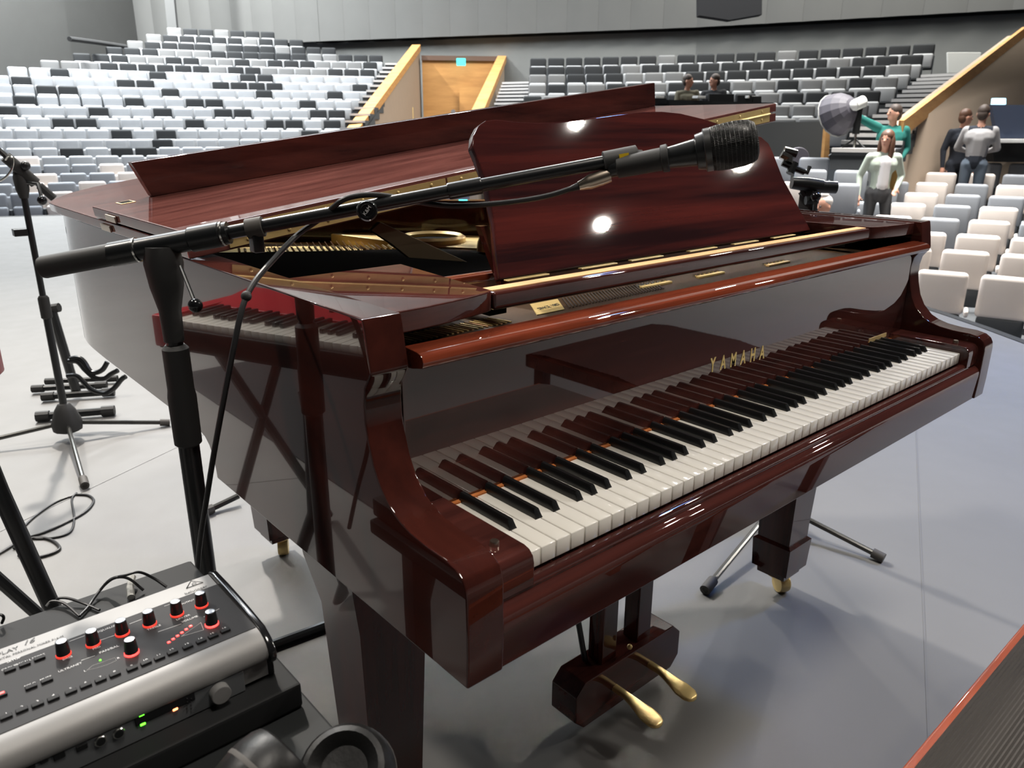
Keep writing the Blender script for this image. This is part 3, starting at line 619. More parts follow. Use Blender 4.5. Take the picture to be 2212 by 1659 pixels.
# lower front plate of the rack unit with jacks, display and volume wheel
fp = obj('front_plate', bbox(X0+.002, -.2830, .0945, .0992, ZP+.0008, .6745, .0012), 'front_plate', mx)
def fpt(u, v): q = ony(u, v, .0945); return q.x, q.z
def disc(u, v, r, m, d=.004, nm='jack', rr=None):
    x, z = fpt(u, v); M = Matrix.Translation((x, .0948, z)) @ Matrix.Rotation(math.pi/2, 4, 'X')
    return obj(nm, lathe([(r, 0), (r, d), (r*.9, d+.0006)] if not rr else rr, 22, M), m, fp)
w_ = disc(472, 1492, .0093, 'silver', .009, 'volume_wheel'); 
for u, v in ((217, 1600), (256, 1583)):
    j = disc(u, v, .0052, 'chrome', .0015); x, z = fpt(u, v); obj('socket', lathe([(.0038, 0), (.0038, .0025)], 16, Matrix.Translation((x, .0948, z)) @ Matrix.Rotation(math.pi/2, 4, 'X')), 'ebony', j)
(xa, za), (xb, zb) = fpt(292, 1563), fpt(420, 1500)
dp = obj('display', bbox(xa, xb, .0935, .0950, min(za, zb)-.0035, max(za, zb)+.0035, .001), 'black_gloss', fp)
for u, v, m in ((305, 1543, 'led_green'), (308, 1563, 'led_green'), (378, 1531, 'led_orange')):
    x, z = fpt(u, v); obj('status_lamp', bbox(x-.0022, x+.0022, .0929, .0940, z-.0011, z+.0011, .0003, 1), m, dp)
for i in range(2):
    for j in range(4):
        x, z = fpt(403+9*i, 1508+7*j); obj('display_dot', sphere((x, .0934, z), .0008, 6), 'button_grey', dp)
for u, v, a, b in ((177, 1614, .009, .006), (128, 1632, .009, .007), (95, 1640, .006, .007), (66, 1658, .007, .004)):
    x, z = fpt(u, v); obj('port', bbox(x-a/2, x+a/2, .0936, .0952, z-b/2, z+b/2, .0006, 1), 'ebony', fp)
# small signal leads tangled behind the mixer
def lead(label, L, r=.0016):
    o = obj('signal_lead', T(spline(L, 6), r, 8), 'cable'); tag(o, label, 'cable', 'leads behind the mixer'); return o
def zz(u, v, h=0): q = onz(u, v, ZP+h); return (q.x, q.y, q.z)
lead('thin black lead looping up behind the mixer near the microphone stand', [zz(360, 1268, .004), zz(330, 1248, .016), zz(300, 1236, .03), zz(270, 1243, .03), zz(238, 1252, .018), zz(208, 1285, .004)])
lead('black lead with grey tape bundled behind the mixer', [zz(310, 1275, .004), zz(278, 1250, .02), zz(250, 1248, .025), zz(228, 1262, .012), zz(205, 1290, .005), zz(190, 1312, .003), zz(172, 1331, .003)])
lead('black lead with small silver plug lying behind the mixer', [zz(215, 1318, .003), zz(185, 1305, .004), zz(150, 1293, .008), zz(128, 1292, .008), zz(118, 1300, .004)])
lead('short black lead crossing behind the left end of mixer', [zz(172, 1331, .003), zz(140, 1304, .006), zz(112, 1299, .006), zz(100, 1310, .003)])
lead('black lead curling at the left rear edge of the box', [zz(-18, 1335, .008), zz(0, 1328, .016), zz(8, 1334, .012), zz(4, 1346, .004)])
o = obj('cable_sleeve', T([zz(286, 1246, .012), zz(281, 1268, .008), zz(283, 1290, .004)], .0042, 8), 'grey_tape'); tag(o, 'grey taped cable sleeve standing behind the mixer', 'cable sleeve')
# headphones at the lower edge
hp_ = thing('headphones', 'black padded headphones lying at the bottom left edge', 'headphones', (-.30, -.10, .62))
c1 = at(748, 1672, .66); c2 = at(585, 1690, .60)+Vector((0, 0, .010))
def cup(c, n, R, nm='ear_cup'):
    M = aim(c, c+Vector(n))
    e = obj(nm, lathe([(R*.86, -.030), (R*.97, -.024), (R, -.012), (R, -.006), (R*.99, 0), (R*.93, .010), (R*.84, .016), (R*.72, .018), (R*.60, .0150), (R*.48, .0105), (R*.02, .0095)], 32, M), 'leather', hp_)
    obj('seam_ring', lathe([(R*1.005, -.011), (R*1.012, -.009), (R*1.005, -.007)], 32, M), 'grey_rubber', e)
cup(c1, (-.35, -.35, .85), .042); cup(c2, (.80, .15, .30), .034)
obj('headband', T(spline([c2+Vector((-.02, 0, .01)), c2+Vector((-.05, -.08, .0)), Vector((-.29, -.24, .665)), c1+Vector((.02, -.08, -.03)), c1+Vector((.01, 0, -.02))], 6), .009, 10), 'leather', hp_)
#text('cup_lettering', 'LR', .007, Matrix.Translation(c2+Vector((.018, .02, .034))) @ Matrix.Rotation(.9, 4, 'Z'), 'print_white', hp_, ext=.0002)

# ================================================================ RED STAGE KEYBOARD (seen mirrored in the bass side)
KA, KB = Vector((-.300, 1.415)), Vector((-.505, .945)); kd = (KB-KA).normalized(); kfwd = Vector((-kd.y, kd.x))
if kfwd.x < 0: kfwd = -kfwd
ang = math.atan2(kd.y, kd.x)
kb_ = thing('stage_keyboard', 'red stage keyboard on a stand beside the piano at the left edge', 'keyboard', (-.5, .9, 0))
def kw(a, b, z): q = KA+kd*a+kfwd*b; return Vector((q.x, q.y, z))     # a along the keys, b towards the player
KM = Matrix(((kd.x, kfwd.x, 0, KA.x), (kd.y, kfwd.y, 0, KA.y), (0, 0, 1, 0), (0, 0, 0, 1)))
KT = .722; NL = 36
obj('body', bbox(-.040, NL*K+.040, -.30, .012, KT-.075, KT-.018, .004, M=KM), 'case_black', kb_)
obj('control_deck', prism([KM @ Vector(p) for p in ((-.02, -.30, KT+.030), (-.02, -.15, KT+.006), (-.02, -.15, KT-.03), (-.02, -.30, KT-.03))], Vector((kd.x, kd.y, 0))*(NL*K+.04), bev=.003), 'red_paint', kb_)
for a in (-.045, NL*K+.002): obj('end_block', bbox(a, a+.043, -.30, .020, KT-.070, KT+.012, .006, M=KM), 'red_paint', kb_)
wm2 = mesh_of('white_key', bbox(.0006, K-.0006, -.15, 0, -.02, 0, .0012), ang=60); wm2.materials.append(MATS['ivory'])
bm2 = mesh_of('black_key', bbox(-.0052, .0052, -.15, -.05, 0, .012, .002)); bm2.materials.append(MATS['ebony'])
for i in range(NL):
    for me, x in ((wm2, i*K),)+(((bm2, i*K),) if i and (i % 7) in (1, 2, 4, 5, 6) else ()):
        o = bpy.data.objects.new(me.name.split('.')[0], me); COL.objects.link(o); o.parent = kb_; o.matrix_parent_inverse = kb_.matrix_basis.inverted()
        o.matrix_basis = KM @ Matrix.Translation((x, 0, KT))
for i in range(16):
    o = obj('panel_knob', lathe([(.007, 0), (.006, .010)], 10, KM @ Matrix.Translation((.34+.03*i, -.20-.035*(i % 2), KT+.012))), 'knob_black', kb_)
for a in (.12, NL*K-.12):
    for s in (1, -1): obj('stand_leg', T([kw(a, -.15+s*.13, .655), kw(a, -.15-s*.24, .02)], .014, 10), 'black_metal', kb_)
obj('stand_rail', T([kw(.02, -.03, .652), kw(NL*K-.02, -.03, .652)], .013, 10), 'black_metal', kb_)
obj('stand_rail', T([kw(.02, -.27, .652), kw(NL*K-.02, -.27, .652)], .013, 10), 'black_metal', kb_)
o = obj('stand_tube', T([at(-25, 1000, 1.25), at(0, 1062, 1.25), at(108, 1302, 1.30), onz(250, 1560, .014)], .014, 12), 'black_metal'); tag(o, 'thick black slanting stand tube behind the equipment box at left', 'stand tube')

o = obj('reflection_sheet', bbox(-3.2, -.85, .7, 3.3, .0005, .006, 0), 'curtain'); tag(o, 'unseen black sheet added on the stage floor to darken the piano side reflection', 'carpet')  # added out of view so the bass side mirrors black
# ================================================================ OTHER GEAR ON THE STAGE
def tripod(t, x, y, legs, top, r=.011, hubm='rubber'):
    obj('lower_tube', T([(x, y, .10), (x, y, top*.55)], r*1.25, 12), 'black_metal', t); obj('upper_tube', T([(x, y, top*.5), (x, y, top)], r, 12), 'black_metal', t)
    obj('height_clutch', lathe([(r*1.3, top*.5), (r*1.75, top*.505), (r*1.75, top*.58), (r*1.2, top*.59)], 14, Matrix.Translation((x, y, 0))), 'rubber', t)
    obj('hub', lathe([(.030, .035), (.052, .045), (.056, .075), (.038, .125), (.022, .15), (.014, .155)], 12, Matrix.Translation((x, y, 0))), hubm, t)
    for ex, ey in legs:
        e = Vector((ex, ey, .014)); c = Vector((x, y, .075))
        l = obj('leg', T([c, e], .0085, 10), 'chrome' if False else 'nickel_leg', t); obj('rubber_foot', T([e+(c-e)*.10, e], .0145, 12), 'grey_rubber', l)
mat('nickel_leg', (0.10, 0.10, 0.095), 0.22, 0.7)
rs = thing('microphone_stand', 'black tripod boom stand on the stage floor beyond the piano tail', 'microphone stand', (.05, 2.72, 0))
tripod(rs, .05, 2.72, [(-.02, 2.20), (.40, 2.62), (-.42, 2.86)], .98)
pv = Vector((.05, 2.72, 1.005)); e1, e2 = at(-30, 300, 2.62), at(116, 428, 2.80); bdir = (e2-e1).normalized()
obj('swivel', lathe([(.014, .93), (.022, .96), (.024, 1.0), (.018, 1.03)], 12, Matrix.Translation((.05, 2.72, 0))), 'rubber', rs)
pv2 = at(50, 372, 2.72)
obj('boom', T([e1, e2], .0095, 10), 'black_metal', rs); obj('boom_cap', T([e2-bdir*.06, e2], .014, 10), 'rubber', rs)
obj('boom_clutch', T([pv2-bdir*.07, pv2+bdir*.05], .020, 12), 'rubber', rs)
obj('wing_nut', sphere(at(55, 358, 2.70), .016, 10), 'black_metal', rs)
obj('lever', T([at(60, 395, 2.70), at(82, 398, 2.68), at(91, 430, 2.66)], .006, 8), 'black_metal', rs); obj('lever_ball', sphere(at(91, 433, 2.66), .016, 10), 'black_gloss', rs)
obj('side_clip', bbox(.05-.055, .05-.012, 2.70, 2.74, .80, .825, .002), 'black_metal', rs)
o = obj('coiled_cable', T(spline([at(-20, 395, 2.6), at(5, 388, 2.6), at(24, 368, 2.6), at(28, 345, 2.6), at(20, 336, 2.6), at(12, 345, 2.62)], 6), .0035, 8), 'chrome'); tag(o, 'pale cable loop hanging from the far boom stand at left', 'cable')
gs = thing('guitar_stand', 'black multi guitar stand with padded hooks behind the far microphone stand', 'guitar stand', (.2, 3.1, 0))
for a, b, r in (((78, 900), (247.5, 886), .022), ((90, 857), (247, 846), .020), ((69, 840), (231, 831), .018), ((98, 824), (254, 817), .016)):
    p, q = onz(*a, .024), onz(*b, .024); l = obj('foot_bar', T([p, q], r*.75, 10), 'black_metal', gs); d = (q-p)
    for e, s in ((p, 1), (q, -1)): obj('rubber_end', T([e, e+d.normalized()*s*.05], r, 10), 'rubber', l)
gp = onz(165, 846, .03)
obj('upright', T([gp, at(112, 672, 3.35)], .020, 10), 'black_metal', gs); obj('upright_clamp', T([at(102, 668, 3.35), at(128, 664, 3.35)], .02, 10), 'rubber', gs)
for L_ in ([(152, 775), (170, 773), (182, 782), (195, 802), (208, 805), (222, 798), (232, 782)], [(148, 780), (168, 782), (185, 800), (205, 816), (225, 818), (240, 808), (255, 800)], [(145, 812), (165, 812), (180, 825), (198, 842), (225, 850), (245, 840), (262, 820), (272, 813)]):
    obj('padded_hook', T(spline([at(u, v, 3.15) for u, v in L_], 5), .010, 8), 'black_metal', gs)
def floor_cable(label, L_, r=.004, m='cable'):
    o = obj('floor_cable', T(spline([(lambda q: (q.x, q.y, r))(onz(u, v, r)) for u, v in L_], 8), r, 8), m); tag(o, label, 'cable', 'cables on the stage floor')
floor_cable('thin black cable looping on the floor in front of the far stand', [(165, 1068), (190, 1070), (202, 1082), (185, 1105), (140, 1130), (95, 1150), (50, 1165), (0, 1195), (-40, 1215)])
floor_cable('thin black cable crossing the loop on the floor at left', [(160, 1070), (120, 1085), (70, 1120), (45, 1150), (62, 1162), (110, 1162), (150, 1150), (160, 1120), (155, 1080), (165, 1065)], .0035)
floor_cable('small coil of black cable on the floor beside the slanting tube', [(30, 1185), (60, 1165), (95, 1162), (120, 1172), (128, 1186), (105, 1198), (70, 1205), (40, 1200)], .0045)
o = obj('floor_tube', T([onz(520, 1418, .012), onz(575, 1398, .012), onz(720, 1345, .012), onz(1000, 1245, .012)], .012, 10), 'black_metal'); tag(o, 'straight black tube on the floor behind the front left piano leg', 'tube')
ts = thing('microphone_stand', 'black tripod stand with instrument microphone behind the treble end of piano', 'microphone stand', (1.54, .53, 0))
tripod(ts, 1.54, .53, [(1.055, .445), (1.577, .205), (1.75, .95)], .97)
obj('rear_leg', T([onz(515, 1071, .03), onz(446, 1104, .012)], .010, 8), 'nickel_leg', ts)
obj('rear_foot', T([onz(460, 1098, .016), onz(444, 1105, .014)], .016, 8), 'grey_rubber', ts)
pm = at(1748, 420, 2.10)
obj('clip_block', bbox(pm.x-.02, pm.x+.02, pm.y-.02, pm.y+.02, pm.z-.04, pm.z+.03, .006), 'rubber', ts)
obj('instrument_microphone', T([at(1710, 395, 2.08), at(1740, 398, 2.08), at(1775, 403, 2.08), at(1776, 404, 2.08), at(1806, 405, 2.08)], [.016, .019, .0185, .0165, .0165], 14), 'black_metal', ts)
obj('shaft', T([at(1735, 410, 2.10), at(1748, 428, 2.1)], .016, 10), 'rubber', ts)
obj('ball_knob', sphere(at(1762, 425, 2.06), .014, 12), 'black_gloss', ts); obj('ball_stem', T([at(1762, 428, 2.06), at(1760, 455, 2.06)], .006, 8), 'black_metal', ts)
obj('cross_bar', T([at(1740, 433, 2.08), at(1766, 432, 2.08)], .012, 8), 'black_metal', ts)
obj('support_wire', T([at(1754, 438, 2.09), at(1753, 470, 2.09)], .004, 6), 'black_metal', ts)
ph = thing('clamp_arm', 'black clip-on clamp arm with silver joint beside the music desk', 'clamp', tuple(at(1715, 350, 1.9)))
obj('jaw', T([at(1693, 326, 1.9), at(1720, 333, 1.9)], .011, 8), 'black_metal', ph); obj('joint', T([at(1688, 333, 1.9), at(1705, 342, 1.9), at(1702, 352, 1.9)], .012, 8), 'chrome', ph)
obj('arm', T([at(1690, 352, 1.9), at(1712, 362, 1.9), at(1738, 372, 1.9)], .0075, 8), 'black_metal', ph); obj('bracket', T([at(1717, 352, 1.9), at(1706, 375, 1.9)], .010, 8), 'black_metal', ph); obj('hook', T([at(1728, 367, 1.9), at(1744, 373, 1.9), at(1749, 360, 1.9)], .0055, 8), 'black_metal', ph)
# benches
def bench(name, label, x0, x1, y0, y1, zt, ribs, woodm, cm):
    t = thing(name, label, 'bench', ((x0+x1)/2, (y0+y1)/2, 0))
    obj('seat_frame', bbox(x0, x1, y0, y1, zt-.055, zt-.012, .004), woodm, t)
    bm = bmesh.new(); n = ribs; dy = (y1-y0-.02)
    rows = []
    for i in range(n*2+1):
        y = y0+.010+dy*i/(n*2); edge = min(1, 6*min(i, n*2-i)/(n*2)); rows.append((y, zt-.012+.010*edge+(.0022 if i % 2 else 0)))
    a = [bm.verts.new((x0+.010, y, z)) for y, z in rows]; b = [bm.verts.new((x1-.010, y, z)) for y, z in rows]
    for i in range(len(a)-1): bm.faces.new((a[i], b[i], b[i+1], a[i+1]))
    bmesh.ops.solidify(bm, geom=bm.faces[:], thickness=.01)
    obj('ribbed_cushion', bm, cm, t, ang=80)
    for x in (x0+.04, x1-.04):
        for y in (y0+.04, y1-.04): obj('leg', bbox(x-.02, x+.02, y-.02, y+.02, 0, zt-.05, .003), woodm, t)
bench('piano_bench', 'black ribbed piano bench with orange wooden edge at the lower right corner', -.02, .92, -.66, -.3185, .508, 70, 'bench_wood', 'cushion')
bench('stool', 'brown ribbed stool beyond the piano bench, mirrored in the fallboard', 1.11, 1.75, -.93, -.46, .50, 22, 'mahogany_leg', 'cushion_brown')

# ================================================================ PEOPLE (built before the many seats)
def capsule(bm, a, b, ra, rb, n=10):
    a, b = Vector(a), Vector(b)
    if (b-a).length < 1e-5: b = a+Vector((0, 0, 1e-4))
    d = (b-a).normalized(); tube(bm, [a-d*ra*.85, a-d*ra*.5, a, b, b+d*rb*.5, b+d*rb*.85], [ra*.5, ra*.87, ra, rb, rb*.87, rb*.5], n)
def person(label, loc, heading, J, parts, hair, hairm, h=1.75, extra=()):
    """J: joints in a local frame (x right, y forward, z up) at 1.75 m; parts: (joint a, joint b, ra, rb, material)"""
    s = h/1.75; M = Matrix.Translation(Vector(loc)) @ Matrix.Rotation(-heading, 4, 'Z') @ Matrix.Scale(s, 4)
    t = thing('person', label, 'person', tuple(loc))
    bm = bmesh.new(); tags = []
    for a, b, ra, rb, m in parts:
        pa, pb = Vector(J[a] if isinstance(a, str) else a), Vector(J[b] if isinstance(b, str) else b)
        capsule(bm, pa, pb, ra, rb); tags.append((pa, pb, ra, rb, m))
    hd = Vector(J['head']); fw = Vector(J.get('face', (0, 1, 0))).normalized(); rt = fw.cross(Vector((0, 0, 1))).normalized()
    R3 = Matrix((rt, fw, Vector((0, 0, 1)))).transposed().to_4x4()
    def hp3(x, y, z): return hd + rt*x + fw*y + Vector((0, 0, z))
    def ell(c, sx, sy, sz, m):
        bmesh.ops.create_uvsphere(bm, u_segments=14, v_segments=10, radius=1, matrix=Matrix.Translation(c) @ R3 @ Matrix.Diagonal((sx, sy, sz, 1)))
        tags.append((c, c, (sx+sy+sz)/3, (sx+sy+sz)/3, m))
    ell(hp3(0, 0, .02), .074, .092, .112, 'skin'); ell(hp3(0, .035, -.055), .050, .055, .055, 'skin')
    for sx in (-1, 1): ell(hp3(sx*.076, -.008, 0), .012, .022, .030, 'skin')
    ell(hp3(0, .098, -.012), .014, .022, .022, 'skin')
    for sd in ('l', 'r'):
        w_ = Vector(J['wri_'+sd]); e_ = Vector(J['elb_'+sd]); hd_ = (w_-e_).normalized(); sx = hd_.cross(Vector((0, 1, .3))).normalized()
        pc = w_+hd_*.075; capsule(bm, w_, pc, .026, .034); tags.append((w_, pc, .026, .034, 'skin'))
        for q, (o_, ln) in enumerate(((-.027, .055), (-.009, .068), (.009, .064), (.027, .050))):
            a1 = pc+sx*o_+hd_*.02; b1 = a1+hd_*ln*.55; c1_ = b1+(hd_+Vector((0, 0, -.35))).normalized()*ln*.5
            for x, y in ((a1, b1), (b1, c1_)): capsule(bm, x, y, .0105, .0095, 7); tags.append((x, y, .010, .010, 'skin'))
        a1 = w_+hd_*.03-sx*.03; b1 = a1+(hd_*.8-sx*.7)*.05; capsule(bm, a1, b1, .0125, .0105, 7); tags.append((a1, b1, .012, .011, 'skin'))
    for a, b, ra, rb, m in extra: capsule(bm, a, b, ra, rb); tags.append((Vector(a), Vector(b), ra, rb, m))
    me0 = bpy.data.meshes.new('tmp'); bm.to_mesh(me0); bm.free()
    to = bpy.data.objects.new('tmp', me0); COL.objects.link(to)
    rm = to.modifiers.new('r', 'REMESH'); rm.mode = 'VOXEL'; rm.voxel_size = .0135
    sm = to.modifiers.new('s', 'SMOOTH'); sm.iterations = 3; sm.factor = .5
    dg = bpy.context.evaluated_depsgraph_get(); me = bpy.data.meshes.new_from_object(to.evaluated_get(dg)); bpy.data.objects.remove(to)
    names = []
    for g in tags:
        if g[4] not in names: names.append(g[4])
    for k in names: me.materials.append(MATS[k])
    idx = {k: i for i, k in enumerate(names)}
    pre = [(a, (b-a), max((b-a).length_squared, 1e-9), ra, rb, idx[m]) for a, b, ra, rb, m in tags]
    for p in me.polygons:
        c = p.center; best = 1e9; bi = 0
        for a, ab, l2, ra, rb, i in pre:
            tt = max(0, min(1, (c-a).dot(ab)/l2)); d = (c-a-ab*tt).length-(ra+(rb-ra)*tt)
            if d < best: best = d; bi = i
        p.material_index = bi
    me.transform(M); me.shade_smooth(); me.name = 'body'
    bo = obj('body', me, [], t)
    bm = bmesh.new()
    for c, sx, sy, sz in hair(hp3):
        bmesh.ops.create_uvsphere(bm, u_segments=14, v_segments=10, radius=1, matrix=M @ Matrix.Translation(c) @ R3 @ Matrix.Diagonal((sx, sy, sz, 1)))
    obj('hair', bm, hairm, t, ang=180)
    bm = bmesh.new()
    for sx in (-1, 1): bmesh.ops.create_uvsphere(bm, u_segments=8, v_segments=6, radius=.011*s, matrix=Matrix.Translation(M @ hp3(sx*.031, .082, .018)))
    obj('eyes', bm, 'eye', bo, ang=180)
    obj('mouth', sphere(M @ hp3(0, .088, -.055), .016*s, 8, (1, .6, .35)), 'lip', bo)
    return t
short = lambda p: [(p(0, -.012, .052), .080, .095, .092), (p(0, -.045, .0), .072, .062, .085)]
longh = lambda p: [(p(0, -.015, .05), .088, .10, .095), (p(0, -.06, -.05), .098, .06, .16), (p(-.075, -.01, -.12), .034, .055, .20), (p(.075, -.01, -.12), .034, .055, .20), (p(0, -.065, -.2), .11, .05, .16)]
base = dict(pel=(0, 0, .95), wai=(0, .01, 1.08), che=(0, 0, 1.28), nec=(0, -.01, 1.47), hea=(0, .01, 1.54), head=(0, .02, 1.62), sho_l=(-.175, 0, 1.40), sho_r=(.175, 0, 1.40), elb_l=(-.235, -.02, 1.13), elb_r=(.235, -.02, 1.13), wri_l=(-.25, .06, .90), wri_r=(.25, .06, .90), hip_l=(-.09, 0, .92), hip_r=(.09, 0, .92), kne_l=(-.10, .02, .50), kne_r=(.10, .02, .50), ank_l=(-.10, -.02, .09), ank_r=(.10, -.02, .09), toe_l=(-.11, .13, .035), toe_r=(.11, .13, .035))
def dress(top, legs, sleeve=None, fore=None, bulk=1.0, mid=None, shoe='shoe'):
    sleeve = sleeve or top; fore = fore or sleeve; P = [('pel', 'wai', .135*bulk, .125*bulk, mid or top), ('wai', 'che', .128*bulk, .145*bulk, top), ((-.07, 0, 1.30), (.07, 0, 1.30), .125*bulk, .125*bulk, top), ((-.12, 0, 1.40), (.12, 0, 1.40), .070, .070, top), ('nec', 'hea', .052, .050, 'skin')]
    for s in 'lr':
        P += [('sho_'+s, 'elb_'+s, .062*bulk, .047*bulk, sleeve), ('elb_'+s, 'wri_'+s, .046*bulk, .032, fore), ('hip_'+s, 'kne_'+s, .092, .062, legs), ('kne_'+s, 'ank_'+s, .060, .042, legs), ('ank_'+s, 'toe_'+s, .046, .036, shoe)]
    P += [((-.05, 0, .93), (.05, 0, .93), .115, .115, legs)]
    return P
def facing(p): d = CAM-Vector(p); return math.atan2(d.x, d.y)       # heading that looks at the stage
def stand_at(u, vtop, d, h):                                       # feet position of a figure whose head top is seen at (u, vtop)
    p = far(u, vtop, d); return (p.x, p.y, p.z-h)
J = dict(base); J['sho_l'] = (-.18, 0, 1.42); J.update(elb_r=(.23, .10, 1.14), wri_r=(.14, .30, 1.08), elb_l=(-.22, .08, 1.14), wri_l=(-.12, .28, 1.08), face=(-.9, .5, 0))
p = stand_at(1487, 161, 16.3, 1.74); person('man in olive t-shirt at the mixing desk, leftmost of two', p, facing(p)-.25, J, dress('cloth_olive', 'cloth_black', fore='skin'), short, 'hair_dark', 1.74)
J = dict(J); J.update(face=(.95, .4, 0))
p = stand_at(1545, 160, 16.3, 1.76); person('man in black open shirt standing behind the mixing desk laptop', p, facing(p), J, dress('cloth_black', 'cloth_black', bulk=1.08), short, 'hair_dark', 1.76)
J = dict(base); J.update(sho_r=(.20, .02, 1.44), elb_r=(.43, .12, 1.55), wri_r=(.66, .18, 1.74), face=(.9, .35, .1), elb_l=(-.24, -.05, 1.14), wri_l=(-.16, .12, 1.00))
p = stand_at(1935, 226, 13.35, 1.80); person('man in green sweater reaching out to the grey softbox lamp', p, facing(p)-.1, J, dress('cloth_green', 'cloth_tan', bulk=1.14), short, 'hair_dark', 1.80)
J = dict(base); J.update(elb_r=(.26, -.06, 1.15), wri_r=(.28, .05, .90), elb_l=(-.30, -.10, 1.15), wri_l=(-.19, .10, 1.00), kne_l=(-.13, .06, .52), face=(.55, .8, 0))
p = stand_at(1918, 281, 11.55, 1.68)
person('woman with long brown hair in open mint jacket standing among front seats', p, facing(p)-.3, J, dress('cloth_mint', 'cloth_darkgrey', bulk=1.0), longh, 'hair_brown', 1.68, extra=[((0, .075, 1.34), (0, .085, 1.02), .085, .080, 'cloth_white'), ((0, .05, .95), (0, .05, .90), .11, .11, 'cloth_darkgrey')])
J = dict(base); J.update(face=(-.9, .1, 0), elb_r=(.24, -.04, 1.14), wri_r=(.25, .02, .88))
p = stand_at(2088, 236, 14.9, 1.78); person('man in dark suit with light blue shirt talking beside the tan wall', p, facing(p)-.6, J, dress('cloth_navy', 'cloth_navy', bulk=1.08), short, 'hair_brown', 1.78, extra=[((-.01, .115, 1.42), (-.02, .128, 1.22), .035, .03, 'shirt_blue')])
J = dict(base); J.update(face=(.2, 1, 0), elb_l=(-.26, .08, 1.15), wri_l=(-.13, .28, 1.10), elb_r=(.255, .08, 1.15), wri_r=(.13, .28, 1.10))
PT = dress('cloth_navy', 'denim', sleeve='cloth_grey', mid='cloth_navy', bulk=1.08); PT[0] = ('pel', 'wai', .13, .14, 'cloth_navy'); PT[1] = ('wai', 'che', .145, .162, 'cloth_grey'); PT[2] = (PT[2][0], PT[2][1], .142, .142, 'cloth_grey')
p = stand_at(2127, 233, 14.1, 1.76); person('man in grey and navy striped sweater and jeans seen from behind', p, facing(p)+math.pi, J, PT, short, 'hair_dark', 1.80)
J = dict(base); J.update(hip_l=(-.1, .05, .50), hip_r=(.1, .05, .50), pel=(0, 0, .52), wai=(0, 0, .68), che=(0, 0, .88), nec=(0, .03, 1.05), hea=(0, .06, 1.10), head=(0, .09, 1.17), sho_l=(-.17, 0, .98), sho_r=(.17, 0, .98), elb_l=(-.23, .05, .72), elb_r=(.23, .05, .72), wri_l=(-.15, .25, .62), wri_r=(.15, .25, .62), kne_l=(-.12, .48, .50), kne_r=(.12, .48, .50), ank_l=(-.12, .46, .09), ank_r=(.12, .46, .09), toe_l=(-.12, .60, .035), toe_r=(.12, .60, .035))
PS = [(a, b, ra, rb, m) for a, b, ra, rb, m in dress('cloth_white', 'denim')]
PS = [g for g in PS if isinstance(g[0], str)]+[((-.07, 0, .90), (.07, 0, .90), .12, .12, 'cloth_white'), ((-.11, 0, .98), (.11, 0, .98), .065, .065, 'cloth_white'), ((-.05, .02, .53), (.05, .02, .53), .11, .11, 'denim')]
p = far(1794, 420, 9.4); person('seated white haired person in front row, only the head above the piano rim', (p.x, p.y, p.z-1.31), facing(p)+.7, J, PS, lambda q: [(q(0, -.02, .065), .076, .088, .075), (q(0, 0, .13), .045, .05, .045)], 'hair_white', 1.75)

# ================================================================ HALL FITTINGS
def quad_wall(name, pts, th, m, parent=None, **k): return struct(name, prism(pts, th), m, parent, **k)
def down(p, z): return Vector((p.x, p.y, z))
# entrance between the two seat blocks
F1, N1, F2, N2 = far(907, 104, 31), far(772, 290, 20.5), far(1078, 126, 31), far(1012, 268, 20.5)
thk = Vector((.66, -.75, 0)).normalized()
quad_wall('wall_parapet_left', [F1, N1, down(N1, -1.2), down(F1, -1.2)], -thk*.22, 'tan_wall')
quad_wall('wall_parapet_right', [F2, N2, down(N2, -1.2), down(F2, -1.2)], thk*.22, 'tan_wall')
def cap_rail(i, a, b, s):
    d = (b-a).normalized()
    struct('trim_%d' % i, prism([a+thk*s*.03-Vector((0, 0, .10)), b+thk*s*.03-Vector((0, 0, .10)), b+thk*s*.03+Vector((0, 0, .12)), a+thk*s*.03+Vector((0, 0, .12))], -thk*s*.32), 'oak')
cap_rail(9, F1, N1, 1); cap_rail(10, F2, N2, -1)
D1, D2 = far(911, 120, 30.6), far(1074, 122, 30.6)
struct('wall_door', prism([D1, D2, down(D2, -1.2), down(D1, -1.2)], (.2, .2, 0)), 'oak_panel')
struct('trim_11', prism([D1, D2, D2-Vector((0, 0, .16)), D1-Vector((0, 0, .16))], (-.06, -.06, 0)), 'dark_trim')
q0, q1 = far(992, 140, 30.4), far(1072, 140, 30.4)
dr = struct('door_1', prism([down(q0, far(990, 188, 30.4).z), down(q1, far(990, 188, 30.4).z), down(q1, -1.2), down(q0, -1.2)], (-.05, -.05, 0)), 'oak_panel')
hc = far(979, 242, 30.2); obj('door_handle', lathe([(.09, 0), (.09, .03)], 14, aim(hc, CAM)), 'silver', dr)
hc = far(888, 246, 29.0)
obj('wall_box', bbox(hc.x-.10, hc.x+.02, hc.y-.12, hc.y+.02, hc.z-.28, hc.z+.22, .01), 'gold_paint', None)['kind'] = 'structure'
ex = far(996, 134, 30.0)
tag(obj('exit_sign', bbox(-.16, .16, -.03, .03, -.12, .12, .01, M=Matrix.Translation(ex) @ Matrix.Rotation(-facing(ex), 4, 'Z')), 'exit_glow'), 'glowing turquoise exit sign above the wooden door', 'sign')
